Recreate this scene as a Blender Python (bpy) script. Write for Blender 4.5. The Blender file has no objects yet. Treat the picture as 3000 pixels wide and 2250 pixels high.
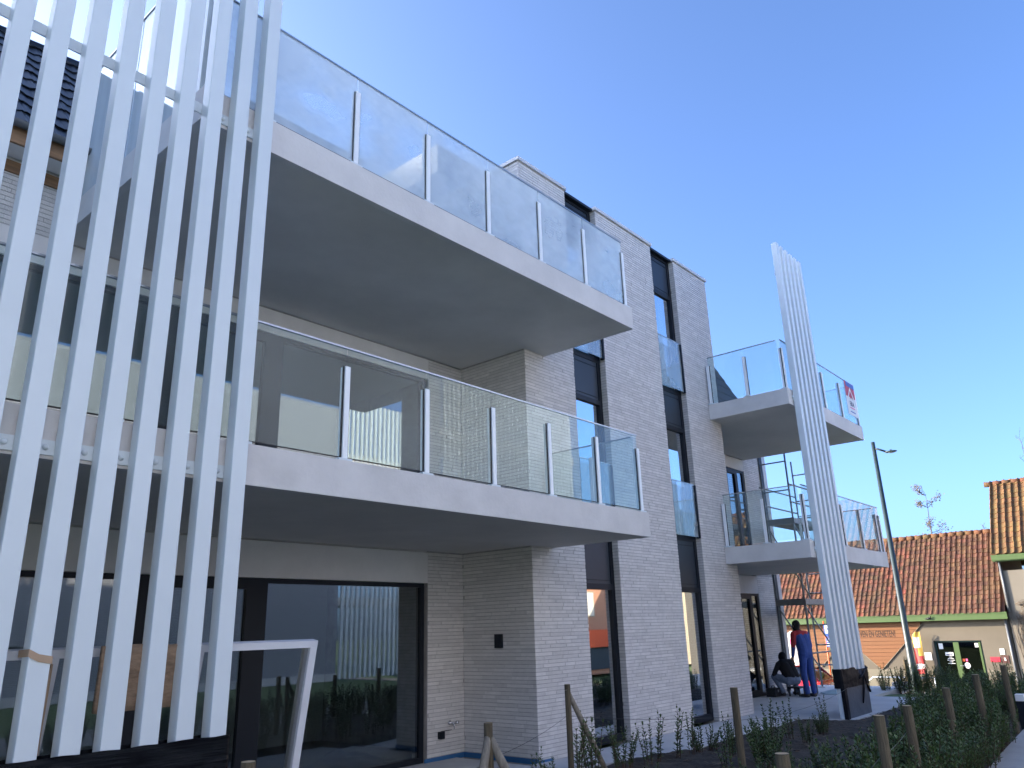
import bpy, math, random
from mathutils import Vector, Matrix, noise

R = math.radians
random.seed(7)
scene = bpy.context.scene
C = scene.collection

# ------------------------------------------------------------------ camera
cam_rows = ((0.65477375, 0.21229456, 0.72539807),      # image right / down / forward seen from world X, Y, Z
            (-0.75526322, 0.22076925, 0.61712106),
            (-0.02913414, -0.95194115, 0.30489218))
CAM = Vector((0.0, 0.0, 1.65))
cd = bpy.data.cameras.new('camera')
cam = bpy.data.objects.new('camera', cd)
C.objects.link(cam)
m = Matrix.Identity(4)
for r in range(3):
    m[r][0] = cam_rows[r][0]
    m[r][1] = -cam_rows[r][1]
    m[r][2] = -cam_rows[r][2]
    m[r][3] = CAM[r]
cam.matrix_world = m
cd.sensor_fit = 'HORIZONTAL'
cd.sensor_width = 36.0
cd.lens = 36.0 * 2250 / 3000
cd.clip_start = 0.05
cd.clip_end = 3000
scene.camera = cam

# ------------------------------------------------------------------ sky and sun
SUN_AZ = Vector((-0.40, 0.92)).normalized()
SUN_EL = R(15.5)
w = bpy.data.worlds.new('World')
scene.world = w
w.use_nodes = True
nt = w.node_tree
nt.nodes.clear()
sky = nt.nodes.new('ShaderNodeTexSky')
sky.sky_type = 'NISHITA'
sky.sun_disc = False
sky.sun_elevation = SUN_EL
sky.sun_rotation = math.atan2(SUN_AZ.x, SUN_AZ.y)
sky.altitude = 20
sky.air_density = 0.50
sky.dust_density = 3.1
sky.ozone_density = 4.6
bg = nt.nodes.new('ShaderNodeBackground')
bg.inputs['Strength'].default_value = 0.15
wo = nt.nodes.new('ShaderNodeOutputWorld')
nt.links.new(sky.outputs['Color'], bg.inputs['Color'])
nt.links.new(bg.outputs['Background'], wo.inputs['Surface'])

sd = bpy.data.lights.new('sun', 'SUN')
sd.energy = 3.4
sd.angle = R(0.5)
sd.color = (1.0, 0.84, 0.64)
sun = bpy.data.objects.new('sun', sd)
C.objects.link(sun)
sv = Vector((SUN_AZ.x * math.cos(SUN_EL), SUN_AZ.y * math.cos(SUN_EL), math.sin(SUN_EL)))
sun.rotation_euler = sv.to_track_quat('Z', 'Y').to_euler()
sun.location = (0, 20, 30)

scene.view_settings.view_transform = 'Standard'
scene.view_settings.look = 'None'
scene.view_settings.gamma = 1.0
scene.view_settings.use_curve_mapping = False
scene.view_settings.exposure = 2.2
scene.cycles.max_bounces = 10
scene.cycles.transparent_max_bounces = 24
scene.cycles.glossy_bounces = 4
scene.cycles.caustics_reflective = False
scene.cycles.caustics_refractive = False
scene.cycles.use_denoising = True


# ------------------------------------------------------------------ materials
MATS = {}


def mat(name, color, rough=0.6, metal=0.0, noise_amt=0.0, noise_scale=4.0, color2=None, bump=0.0, bump_scale=40.0,
        spec=0.5, stretch=None, detail=6.0, tint=0.0, coat=0.0, rough_var=0.0):
    """principled surface: two-tone noise, per-piece tint, fine bump"""
    M = bpy.data.materials.new(name)
    M.use_nodes = True
    n = M.node_tree.nodes
    L = M.node_tree.links
    b = n['Principled BSDF']
    b.inputs['Roughness'].default_value = rough
    b.inputs['Metallic'].default_value = metal
    b.inputs['Specular IOR Level'].default_value = spec
    if coat:
        b.inputs['Coat Weight'].default_value = coat
        b.inputs['Coat Roughness'].default_value = 0.08
    tc = n.new('ShaderNodeTexCoord')
    src = tc.outputs['Object']
    if stretch:
        mp = n.new('ShaderNodeMapping')
        mp.inputs['Scale'].default_value = stretch
        L.new(src, mp.inputs['Vector'])
        src = mp.outputs['Vector']
    col = None
    if noise_amt > 0 or color2:
        tx = n.new('ShaderNodeTexNoise')
        tx.inputs['Scale'].default_value = noise_scale
        tx.inputs['Detail'].default_value = detail
        tx.inputs['Roughness'].default_value = 0.62
        L.new(src, tx.inputs['Vector'])
        rp = n.new('ShaderNodeValToRGB')
        c2 = color2 if color2 else tuple(max(0, c * (1 - noise_amt)) for c in color)
        c1 = color if color2 else tuple(min(1, c * (1 + noise_amt * 0.5)) for c in color)
        rp.color_ramp.elements[0].position = 0.32
        rp.color_ramp.elements[1].position = 0.68
        rp.color_ramp.elements[0].color = (*c2, 1)
        rp.color_ramp.elements[1].color = (*c1, 1)
        L.new(tx.outputs['Fac'], rp.inputs['Fac'])
        col = rp.outputs['Color']
        if rough_var:
            mr = n.new('ShaderNodeMapRange')
            mr.inputs['To Min'].default_value = rough - rough_var
            mr.inputs['To Max'].default_value = rough + rough_var
            L.new(tx.outputs['Fac'], mr.inputs['Value'])
            L.new(mr.outputs['Result'], b.inputs['Roughness'])
    if tint:
        at = n.new('ShaderNodeAttribute')
        at.attribute_name = 'tint'
        oi = n.new('ShaderNodeObjectInfo')
        ad = n.new('ShaderNodeMath')
        ad.operation = 'ADD'
        L.new(at.outputs['Fac'], ad.inputs[0])
        L.new(oi.outputs['Random'], ad.inputs[1])
        fr = n.new('ShaderNodeMath')
        fr.operation = 'FRACT'
        L.new(ad.outputs[0], fr.inputs[0])
        hv = n.new('ShaderNodeHueSaturation')
        mv = n.new('ShaderNodeMapRange')
        mv.inputs['To Min'].default_value = 1 - tint
        mv.inputs['To Max'].default_value = 1 + tint
        L.new(fr.outputs[0], mv.inputs['Value'])
        L.new(mv.outputs['Result'], hv.inputs['Value'])
        mu = n.new('ShaderNodeMath')
        mu.operation = 'MULTIPLY'
        mu.inputs[1].default_value = 7.31
        L.new(fr.outputs[0], mu.inputs[0])
        f2 = n.new('ShaderNodeMath')
        f2.operation = 'FRACT'
        L.new(mu.outputs[0], f2.inputs[0])
        mh = n.new('ShaderNodeMapRange')
        mh.inputs['To Min'].default_value = 0.5 - tint * 0.05
        mh.inputs['To Max'].default_value = 0.5 + tint * 0.05
        L.new(f2.outputs[0], mh.inputs['Value'])
        L.new(mh.outputs['Result'], hv.inputs['Hue'])
        if col is not None:
            L.new(col, hv.inputs['Color'])
        else:
            hv.inputs['Color'].default_value = (*color, 1)
        col = hv.outputs['Color']
    if col is not None:
        L.new(col, b.inputs['Base Color'])
    else:
        b.inputs['Base Color'].default_value = (*color, 1)
    if bump:
        t2 = n.new('ShaderNodeTexNoise')
        t2.inputs['Scale'].default_value = bump_scale
        t2.inputs['Detail'].default_value = 5.0
        L.new(src, t2.inputs['Vector'])
        bp = n.new('ShaderNodeBump')
        bp.inputs['Strength'].default_value = bump
        bp.inputs['Distance'].default_value = 0.02
        L.new(t2.outputs['Fac'], bp.inputs['Height'])
        L.new(bp.outputs['Normal'], b.inputs['Normal'])
    MATS[name] = M
    return M


def glass_mat(name, tint, ior=1.5, extra=0.0, haze=None, rough=0.0, diffuse=0.45):
    """thin pane: clear transmission mixed with a mirror by the Fresnel law; haze = (scale, low, high, amount) of milky veil: condensation, frosting, painted sky sheen"""
    M = bpy.data.materials.new(name)
    M.use_nodes = True
    n = M.node_tree.nodes
    L = M.node_tree.links
    n.clear()
    out = n.new('ShaderNodeOutputMaterial')
    tr = n.new('ShaderNodeBsdfTransparent')
    tr.inputs['Color'].default_value = (*tint, 1)
    gl = n.new('ShaderNodeBsdfGlossy')
    gl.inputs['Roughness'].default_value = rough
    gl.inputs['Color'].default_value = (0.95, 0.98, 1.0, 1)
    fr = n.new('ShaderNodeFresnel')
    ge = n.new('ShaderNodeNewGeometry')
    io = n.new('ShaderNodeMapRange')
    io.inputs['To Min'].default_value = ior
    io.inputs['To Max'].default_value = 1.0 / ior
    L.new(ge.outputs['Backfacing'], io.inputs['Value'])
    L.new(io.outputs['Result'], fr.inputs['IOR'])
    ad = n.new('ShaderNodeMath')
    ad.operation = 'ADD'
    ad.use_clamp = True
    ad.inputs[1].default_value = extra
    L.new(fr.outputs[0], ad.inputs[0])
    mx = n.new('ShaderNodeMixShader')
    L.new(ad.outputs[0], mx.inputs[0])
    base = tr.outputs[0]
    if haze:
        tc = n.new('ShaderNodeTexCoord')
        mp = n.new('ShaderNodeMapping')
        mp.inputs['Scale'].default_value = haze[0]
        L.new(tc.outputs['Object'], mp.inputs['Vector'])
        tx = n.new('ShaderNodeTexNoise')
        tx.inputs['Scale'].default_value = 1.0
        tx.inputs['Detail'].default_value = 4.0
        L.new(mp.outputs[0], tx.inputs['Vector'])
        mr = n.new('ShaderNodeMapRange')
        mr.inputs['From Min'].default_value = haze[1]
        mr.inputs['From Max'].default_value = haze[2]
        mr.inputs['To Min'].default_value = haze[4] if len(haze) > 4 else 0.0
        mr.inputs['To Max'].default_value = haze[3]
        L.new(tx.outputs['Fac'], mr.inputs['Value'])
        tl = n.new('ShaderNodeBsdfTranslucent')
        tl.inputs['Color'].default_value = (0.86, 0.92, 0.94, 1)
        df = n.new('ShaderNodeBsdfDiffuse')
        df.inputs['Color'].default_value = (0.80, 0.86, 0.88, 1)
        m0 = n.new('ShaderNodeMixShader')
        m0.inputs[0].default_value = diffuse
        L.new(tl.outputs[0], m0.inputs[1])
        L.new(df.outputs[0], m0.inputs[2])
        m1 = n.new('ShaderNodeMixShader')
        L.new(mr.outputs[0], m1.inputs[0])
        L.new(tr.outputs[0], m1.inputs[1])
        L.new(m0.outputs[0], m1.inputs[2])
        base = m1.outputs[0]
    L.new(base, mx.inputs[1])
    L.new(gl.outputs[0], mx.inputs[2])
    L.new(mx.outputs[0], out.inputs['Surface'])
    MATS[name] = M
    return M


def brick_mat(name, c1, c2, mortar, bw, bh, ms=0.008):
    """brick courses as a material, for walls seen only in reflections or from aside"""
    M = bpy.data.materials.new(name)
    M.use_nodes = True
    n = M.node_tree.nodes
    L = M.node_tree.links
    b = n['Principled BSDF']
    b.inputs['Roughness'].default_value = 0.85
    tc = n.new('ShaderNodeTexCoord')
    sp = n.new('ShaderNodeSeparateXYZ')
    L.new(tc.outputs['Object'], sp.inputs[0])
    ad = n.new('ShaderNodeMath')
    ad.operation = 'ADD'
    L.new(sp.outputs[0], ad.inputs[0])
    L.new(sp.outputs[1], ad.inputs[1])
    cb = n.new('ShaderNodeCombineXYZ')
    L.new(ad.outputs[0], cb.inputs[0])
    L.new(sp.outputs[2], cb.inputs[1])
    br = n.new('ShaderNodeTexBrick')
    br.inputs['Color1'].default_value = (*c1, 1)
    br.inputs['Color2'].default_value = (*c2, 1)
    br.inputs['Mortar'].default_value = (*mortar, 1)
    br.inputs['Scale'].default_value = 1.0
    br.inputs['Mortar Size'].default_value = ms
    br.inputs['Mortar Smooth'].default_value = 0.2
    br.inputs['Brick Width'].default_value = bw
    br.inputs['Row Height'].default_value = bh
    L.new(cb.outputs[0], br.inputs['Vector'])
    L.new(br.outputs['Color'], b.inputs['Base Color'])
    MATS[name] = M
    return M


mat('brick', (0.67, 0.64, 0.61), 0.85, noise_amt=0.10, noise_scale=9, tint=0.085, bump=0.35, bump_scale=60)
mat('mortar', (0.42, 0.40, 0.385), 0.95, noise_amt=0.25, noise_scale=8)
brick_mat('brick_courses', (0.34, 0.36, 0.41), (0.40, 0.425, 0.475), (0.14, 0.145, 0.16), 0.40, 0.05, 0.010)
mat('concrete', (0.68, 0.655, 0.625), 0.75, noise_amt=0.11, noise_scale=2.2, bump=0.12, bump_scale=30, detail=9)
mat('soffit_concrete', (0.66, 0.63, 0.585), 0.7, noise_amt=0.10, noise_scale=1.1, bump=0.06, bump_scale=20, detail=8)
mat('render_panel', (0.74, 0.715, 0.69), 0.8, noise_amt=0.06, noise_scale=3)
mat('white_metal', (0.69, 0.75, 0.77), 0.40, noise_amt=0.02, noise_scale=1.5, spec=0.5)
mat('post_white', (0.90, 0.92, 0.92), 0.35, noise_amt=0.02)
mat('white_pvc', (0.74, 0.75, 0.78), 0.45, noise_amt=0.05, noise_scale=5)
mat('coping', (0.62, 0.61, 0.60), 0.5, noise_amt=0.06)
mat('dark_metal', (0.010, 0.013, 0.019), 0.45, spec=0.22)
mat('dark_panel', (0.022, 0.030, 0.042), 0.42, spec=0.35, noise_amt=0.15, noise_scale=1.2)
mat('gasket', (0.012, 0.012, 0.013), 0.6)
mat('steel', (0.42, 0.43, 0.44), 0.35, metal=0.9)
mat('chrome', (0.7, 0.7, 0.72), 0.12, metal=1.0)
mat('galvanised', (0.30, 0.32, 0.33), 0.5, metal=0.6, noise_amt=0.3, noise_scale=20)
mat('deck_board', (0.12, 0.12, 0.11), 0.8, noise_amt=0.3, noise_scale=6)
mat('black_plastic', (0.004, 0.004, 0.006), 0.16, spec=0.35, bump=0.16, bump_scale=7, stretch=(0.5, 1, 8))
mat('bag_plastic', (0.006, 0.007, 0.010), 0.5, spec=0.12, bump=0.3, bump_scale=14)
mat('grey_plastic', (0.085, 0.105, 0.135), 0.45, spec=0.3, bump=0.25, bump_scale=16)
mat('cardboard', (0.30, 0.205, 0.135), 0.85, noise_amt=0.4, noise_scale=7, bump=0.6, bump_scale=11, stretch=(1, 1, 3))
mat('strap', (0.46, 0.32, 0.21), 0.8, noise_amt=0.15)
mat('stake_wood', (0.125, 0.098, 0.058), 0.85, noise_amt=0.45, noise_scale=5, stretch=(6, 6, 0.8), bump=0.5, bump_scale=14)
mat('cut_wood', (0.52, 0.38, 0.22), 0.8, noise_amt=0.2, noise_scale=20)
mat('brace_wood', (0.28, 0.24, 0.18), 0.85, noise_amt=0.4, noise_scale=5, stretch=(5, 5, 0.9), bump=0.5, bump_scale=12)
mat('eave_wood', (0.27, 0.15, 0.075), 0.6, noise_amt=0.35, noise_scale=3, stretch=(0.4, 8, 8))
mat('zinc', (0.13, 0.14, 0.15), 0.55, metal=0.3)
mat('black_tile', (0.010, 0.013, 0.018), 0.36, spec=0.3, tint=0.2)
mat('red_tile', (0.150, 0.050, 0.023), 0.9, tint=0.32, noise_scale=1.4, color2=(0.062, 0.036, 0.020), bump=0.4, bump_scale=30)
mat('mossy_tile', (0.19, 0.068, 0.030), 0.9, tint=0.25, noise_scale=1.7, color2=(0.095, 0.070, 0.022), bump=0.4, bump_scale=30)
mat('paving', (0.54, 0.54, 0.53), 0.8, noise_amt=0.14, noise_scale=1.6, bump=0.05, bump_scale=60)
mat('path_gravel', (0.36, 0.35, 0.33), 0.9, noise_amt=0.12, noise_scale=3, bump=0.2, bump_scale=120)
mat('soil', (0.062, 0.050, 0.038), 0.95, color2=(0.028, 0.023, 0.018), noise_scale=5, bump=0.8, bump_scale=25)
mat('litter', (0.10, 0.075, 0.05), 0.9, tint=0.5)
mat('lawn', (0.125, 0.19, 0.066), 0.9, color2=(0.085, 0.14, 0.050), noise_scale=1.6, bump=0.6, bump_scale=60)
mat('asphalt', (0.055, 0.055, 0.058), 0.9, noise_amt=0.2, noise_scale=6, bump=0.2, bump_scale=90)
mat('pavement_slab', (0.24, 0.22, 0.20), 0.9, noise_amt=0.15, noise_scale=4)
mat('leaf', (0.115, 0.170, 0.045), 0.42, color2=(0.050, 0.090, 0.028), noise_scale=3, tint=0.25, spec=0.4)
mat('stem', (0.085, 0.055, 0.035), 0.85)
mat('bark', (0.10, 0.075, 0.055), 0.9, noise_amt=0.4, noise_scale=8)
mat('autumn_leaf', (0.075, 0.062, 0.042), 0.8, tint=0.3)
mat('membrane', (0.03, 0.13, 0.30), 0.5, noise_amt=0.15)
mat('shop_render', (0.145, 0.124, 0.092), 0.9, noise_amt=0.10, noise_scale=0.8, bump=0.15, bump_scale=50)
mat('shop_plinth', (0.20, 0.18, 0.13), 0.9, noise_amt=0.12, noise_scale=1.2)
mat('shop_board', (0.215, 0.088, 0.029), 0.6, noise_amt=0.10, noise_scale=3, tint=0.05, stretch=(1, 0.4, 4))
mat('board_gap', (0.06, 0.03, 0.015), 0.9)
mat('letter_brown', (0.045, 0.020, 0.010), 0.7)
mat('green_paint', (0.075, 0.125, 0.038), 0.5, noise_amt=0.08)
mat('dark_green', (0.020, 0.055, 0.045), 0.6)
mat('house_render', (0.185, 0.165, 0.132), 0.9, noise_amt=0.08, noise_scale=0.7)
mat('lamp_green', (0.030, 0.050, 0.055), 0.45, spec=0.5, noise_amt=0.2, noise_scale=4)
mat('lamp_glass', (0.5, 0.5, 0.48), 0.3)
mat('flag_yellow', (0.80, 0.48, 0.08), 0.6)
mat('flag_white', (0.80, 0.77, 0.72), 0.6)
mat('flag_red', (0.55, 0.045, 0.04), 0.6)
mat('cloth_white', (0.78, 0.74, 0.66), 0.7, noise_amt=0.06)
mat('sign_white', (0.78, 0.78, 0.76), 0.5)
mat('sign_red', (0.52, 0.03, 0.05), 0.5)
mat('sign_brown', (0.10, 0.045, 0.035), 0.5)
mat('sign_blue', (0.035, 0.09, 0.36), 0.45)
mat('sign_orange', (0.80, 0.13, 0.03), 0.5)
mat('sign_pink', (0.75, 0.12, 0.28), 0.5)
mat('sign_text', (0.03, 0.03, 0.10), 0.5)
mat('car_red', (0.45, 0.015, 0.02), 0.25, coat=0.8)
mat('tail_red', (0.75, 0.03, 0.03), 0.15, coat=1.0)
mat('rubber', (0.015, 0.015, 0.015), 0.8)
mat('overall_blue', (0.028, 0.070, 0.27), 0.8, noise_amt=0.2, noise_scale=14)
mat('overall_red', (0.35, 0.022, 0.030), 0.8, noise_amt=0.15, noise_scale=14)
mat('cloth_black', (0.010, 0.010, 0.012), 0.85)
mat('jeans', (0.22, 0.27, 0.36), 0.85, noise_amt=0.3, noise_scale=10)
mat('skin', (0.42, 0.24, 0.17), 0.55)
mat('shoe', (0.05, 0.045, 0.04), 0.7)
mat('tarp', (0.20, 0.30, 0.30), 0.5, noise_amt=0.2, noise_scale=6)
mat('tool_dark', (0.02, 0.022, 0.024), 0.5)
mat('interior_wall', (0.55, 0.55, 0.54), 0.9)
mat('interior_floor', (0.30, 0.295, 0.29), 0.8, noise_amt=0.15)
mat('house_beige', (0.30, 0.25, 0.175), 0.9, noise_amt=0.06)
brick_mat('orange_brick', (0.26, 0.095, 0.042), (0.31, 0.13, 0.06), (0.25, 0.20, 0.16), 0.21, 0.065, 0.009)
mat('awning', (0.48, 0.075, 0.02), 0.7)
mat('curtain', (0.42, 0.40, 0.34), 0.8)
mat('wire', (0.06, 0.06, 0.055), 0.5)
glass_mat('window_glass', (0.66, 0.71, 0.72), 1.72, 0.05)
glass_mat('strip_glass', (0.45, 0.52, 0.55), 2.1, 0.42)
glass_mat('rail_glass', (0.91, 0.965, 0.95), 1.28, 0.0, haze=((0.8, 0.8, 1.2), 0.3, 0.7, 0.11, 0.04), diffuse=0.6)
glass_mat('guard_glass', (0.90, 0.965, 0.955), 1.6, 0.02, haze=((1, 1, 1), 0.3, 0.7, 0.34, 0.22), diffuse=0.7)  # pale haze painted in for the bright low sky mirrored in the guards
glass_mat('misted_glass', (0.93, 0.97, 0.97), 1.4, 0.0, haze=((1.1, 1.1, 1.6), 0.34, 0.58, 0.62, 0.22))
glass_mat('frosted_glass', (0.85, 0.93, 0.95), 1.45, 0.0, haze=((0.8, 3.0, 0.5), 0.30, 0.70, 0.92, 0.62), diffuse=0.82)
glass_mat('car_glass', (0.10, 0.11, 0.11), 1.6, 0.05)
glass_mat('shop_glass', (0.20, 0.20, 0.20), 1.5, 0.0)


# ------------------------------------------------------------------ mesh helpers
class MB:
    def __init__(s):
        s.v = []
        s.f = []
        s.mi = []
        s.t = []

    def add(s, verts, faces, mi=0, t=0.0):
        o = len(s.v)
        s.v.extend([tuple(p) for p in verts])
        for f in faces:
            s.f.append(tuple(i + o for i in f))
            s.mi.append(mi)
            s.t.append(t)

    def box(s, a, b, mi=0, t=0.0):
        x0, y0, z0 = a
        x1, y1, z1 = b
        s.add([(x0, y0, z0), (x1, y0, z0), (x1, y1, z0), (x0, y1, z0), (x0, y0, z1), (x1, y0, z1), (x1, y1, z1), (x0, y1, z1)],
              [(0, 3, 2, 1), (4, 5, 6, 7), (0, 1, 5, 4), (1, 2, 6, 5), (2, 3, 7, 6), (3, 0, 4, 7)], mi, t)
        return s

    def prism(s, poly, z0, z1, mi=0):
        n = len(poly)
        s.add([(x, y, z0) for x, y in poly] + [(x, y, z1) for x, y in poly],
              [tuple(range(n - 1, -1, -1)), tuple(range(n, 2 * n))] + [(i, (i + 1) % n, n + (i + 1) % n, n + i) for i in range(n)], mi)
        return s

    def tube(s, pts, rad, seg=8, mi=0, caps=True, t=0.0):
        pts = [Vector(p) for p in pts]
        if not isinstance(rad, (list, tuple)):
            rad = [rad] * len(pts)
        vs = []
        prev = None
        for i, p in enumerate(pts):
            d = (pts[min(i + 1, len(pts) - 1)] - pts[max(i - 1, 0)]).normalized()
            if prev is None:
                a = d.orthogonal().normalized()
            else:
                a = (prev - d * prev.dot(d))
                a = a.normalized() if a.length > 1e-6 else d.orthogonal().normalized()
            prev = a
            b = d.cross(a)
            for k in range(seg):
                q = 2 * math.pi * k / seg
                vs.append(p + (a * math.cos(q) + b * math.sin(q)) * rad[i])
        fs = []
        for i in range(len(pts) - 1):
            for k in range(seg):
                k2 = (k + 1) % seg
                fs.append((i * seg + k, i * seg + k2, (i + 1) * seg + k2, (i + 1) * seg + k))
        if caps:
            fs.append(tuple(range(seg - 1, -1, -1)))
            fs.append(tuple(range((len(pts) - 1) * seg, len(pts) * seg)))
        s.add(vs, fs, mi, t)
        return s

    def ball(s, c, r, seg=10, rings=6, mi=0):
        c = Vector(c)
        rr = r if isinstance(r, (tuple, list)) else (r, r, r)
        vs = [c + Vector((0, 0, rr[2]))]
        for i in range(1, rings):
            th = math.pi * i / rings
            for k in range(seg):
                q = 2 * math.pi * k / seg
                vs.append(c + Vector((rr[0] * math.sin(th) * math.cos(q), rr[1] * math.sin(th) * math.sin(q), rr[2] * math.cos(th))))
        vs.append(c - Vector((0, 0, rr[2])))
        fs = [(0, 1 + k, 1 + (k + 1) % seg) for k in range(seg)]
        for i in range(rings - 2):
            for k in range(seg):
                a = 1 + i * seg + k
                b2 = 1 + i * seg + (k + 1) % seg
                fs.append((a, a + seg, b2 + seg, b2))
        e = len(vs) - 1
        o = 1 + (rings - 2) * seg
        fs += [(e, o + (k + 1) % seg, o + k) for k in range(seg)]
        s.add(vs, fs, mi)
        return s

    def mesh(s, name, mats, smooth=False, tint=False):
        me = bpy.data.meshes.new(name)
        me.from_pydata(s.v, [], s.f)
        for mm in (mats if isinstance(mats, (list, tuple)) else [mats]):
            me.materials.append(MATS[mm] if isinstance(mm, str) else mm)
        me.polygons.foreach_set('material_index', s.mi)
        if smooth:
            me.polygons.foreach_set('use_smooth', [True] * len(s.f))
        if tint:
            at = me.attributes.new('tint', 'FLOAT', 'FACE')
            at.data.foreach_set('value', s.t)
        me.update()
        return me

    def build(s, name, mats, parent=None, smooth=False, tint=False, bevel=0.0):
        o = bpy.data.objects.new(name, s.mesh(name, mats, smooth, tint))
        C.objects.link(o)
        if bevel:
            b = o.modifiers.new('bevel', 'BEVEL')
            b.width = bevel
            b.segments = 2
            b.limit_method = 'ANGLE'
        if parent is not None:
            attach(o, parent)
        return o


def attach(o, parent):
    o.parent = parent
    p = parent
    mw = Matrix.Identity(4)
    chain = []
    while p is not None:
        chain.append(p)
        p = p.parent
    for p in reversed(chain):
        mw = mw @ p.matrix_parent_inverse @ p.matrix_basis
    o.matrix_parent_inverse = mw.inverted()


def thing(name, loc, label, cat, group=None):
    o = bpy.data.objects.new(name, None)
    o.empty_display_size = 0.2
    C.objects.link(o)
    o.location = loc
    tag(o, label, cat, group)
    return o


def tag(o, label=None, cat=None, group=None, kind=None):
    if label:
        o['label'] = label
    if cat:
        o['category'] = cat
    if group:
        o['group'] = group
    if kind:
        o['kind'] = kind
    return o


def copy_tree(o, loc, rz=0.0, scale=1.0, label=None):
    """copy of a thing and its parts; parts were modelled about the thing's own origin"""
    c = o.copy()
    C.objects.link(c)
    c.location = loc
    c.rotation_euler = (0, 0, rz)
    c.scale = (scale, scale, scale) if not isinstance(scale, tuple) else scale
    if label:
        c['label'] = label
    for ch in o.children:
        d = ch.copy()
        C.objects.link(d)
        d.parent = c
        d.matrix_parent_inverse = Matrix.Identity(4)
        for g in ch.children:
            e = g.copy()
            C.objects.link(e)
            e.parent = d
            e.matrix_parent_inverse = Matrix.Identity(4)
    return c


def proj(P):
    d = Vector(P) - CAM
    c = [sum(cam_rows[k][i] * d[k] for k in range(3)) for i in range(3)]
    return (1500 + 2250 * c[0] / c[2], 1125 + 2250 * c[1] / c[2], c[2])


def bx(name, a, b, m_, parent, bevel=0.0):
    return MB().box(a, b).build(name, m_, parent, bevel=bevel)


def text(name, body, loc, size, rot, m_, parent, xscale=1.0, align='CENTER', bold=0.0):
    cu = bpy.data.curves.new(name, 'FONT')
    cu.body = body
    cu.size = size
    cu.align_x = align
    cu.extrude = 0.002
    cu.resolution_u = 3
    cu.materials.append(MATS[m_])
    o = bpy.data.objects.new(name, cu)
    C.objects.link(o)
    o.location = loc
    o.rotation_euler = rot
    o.scale = (xscale, 1, 1)
    cu.offset = bold
    dg = bpy.context.evaluated_depsgraph_get()
    dg.update()
    me = bpy.data.meshes.new_from_object(o.evaluated_get(dg))
    q = bpy.data.objects.new(name, me)
    C.objects.link(q)
    q.location, q.rotation_euler, q.scale = o.location, o.rotation_euler, o.scale
    bpy.data.objects.remove(o)
    if parent is not None:
        attach(q, parent)
    return q


# ------------------------------------------------------------------ key measures (metres)
YF = 5.30      # front of the balcony slabs
YP = 6.93      # face of the projecting brick block
YR = 8.28      # recessed wall behind the balconies
YB = 13.0      # back of the building
XL, XA, XB_, XE = -8.0, 8.46, 14.98, 20.30
S1B, S1T, S2B, S2T, TOP = 2.76, 3.08, 5.70, 6.02, 9.05
STRIPS = ((9.73, 10.66), (12.61, 13.54))


# ------------------------------------------------------------------ ground, terrace, paths
def ground_h(x, y):
    t = min(1, max(0, (x - 20.5) / 8.0))
    t = t * t * (3 - 2 * t)
    return -0.06 - 1.36 * t


def sheet(name, x0, x1, y0, y1, nx, ny, hf, m_, kind='structure'):
    b = MB()
    vs = [(x0 + (x1 - x0) * i / nx, y0 + (y1 - y0) * j / ny) for j in range(ny + 1) for i in range(nx + 1)]
    b.add([(x, y, hf(x, y)) for x, y in vs],
          [(j * (nx + 1) + i, j * (nx + 1) + i + 1, (j + 1) * (nx + 1) + i + 1, (j + 1) * (nx + 1) + i) for j in range(ny) for i in range(nx)])
    o = b.build(name, m_, smooth=True)
    tag(o, kind=kind)
    return o


xs = [-400, -60, -20, 0, 10, 20] + [20.5 + i for i in range(9)] + [32, 60, 150, 900]
ys = [-400, -60, -20, -10, 0, 5, 10, 20, 60, 500]
b = MB()
b.add([(x, y, ground_h(x, y)) for y in ys for x in xs],
      [(j * len(xs) + i, j * len(xs) + i + 1, (j + 1) * len(xs) + i + 1, (j + 1) * len(xs) + i) for j in range(len(ys) - 1) for i in range(len(xs) - 1)])
tag(b.build('lawn', 'lawn'), kind='structure')

# terrace slabs in front of and beside the building
tag(MB().prism([(14.3, 5.0), (15.6, 4.96), (19.32, 4.96), (19.32, 6.1), (22.2, 6.1), (22.2, YR + 0.1), (XB_, YR + 0.1), (XB_, YP + 0.02), (8.3, YP + 0.02),
                (8.3, 6.35), (9.2, 6.1), (10.6, 5.80), (14.0, 5.76)], -0.12, 0.0).build('terrace', 'paving'), kind='structure')
tag(MB().box((XL, 5.55, -0.12), (8.295, YR + 0.1, -0.004)).build('covered_terrace', 'paving'), kind='structure')
# gravel path with its edge
tag(MB().prism([(-6, -1.6), (30, 0.35), (30, 3.25), (14.85, 2.50), (10.78, 2.28), (5.0, 1.96), (-6, 1.36)], -0.10, -0.012).build('path', 'path_gravel'), kind='structure')


def soil_h(x, y):
    n1 = noise.noise(Vector((x * 0.9, y * 0.9, 3.1))) * 0.05
    n2 = noise.noise(Vector((x * 5.0, y * 5.0, 1.3))) * 0.028
    n3 = noise.noise(Vector((x * 15.0, y * 15.0, 8.3))) * 0.014
    e = 0.054 * x + 1.72
    edge = min(1, max(0, (y - e) / 0.5))
    far = min(1, max(0, (5.95 - y) / 0.35)) if x < 14.2 else min(1, max(0, (5.02 - y) / 0.25))
    if 8.0 < x < 10.6:
        far = min(1, max(0, (5.95 + 0.45 * (10.6 - x) / 2.6 - y) / 0.3))
    k = edge * far
    return -0.05 + k * (0.10 + n1 + n2 + n3) + 0.02 * (1 - k) * n2


def bed(x0, x1, y0, y1):
    nx, ny = int((x1 - x0) / 0.055), int((y1 - y0) / 0.055)
    return sheet('soil_bed', x0, x1, y0, y1, nx, ny, lambda x, y: max(soil_h(x, y), -0.05) + (ground_h(x, y) + 0.06), 'soil')


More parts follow.
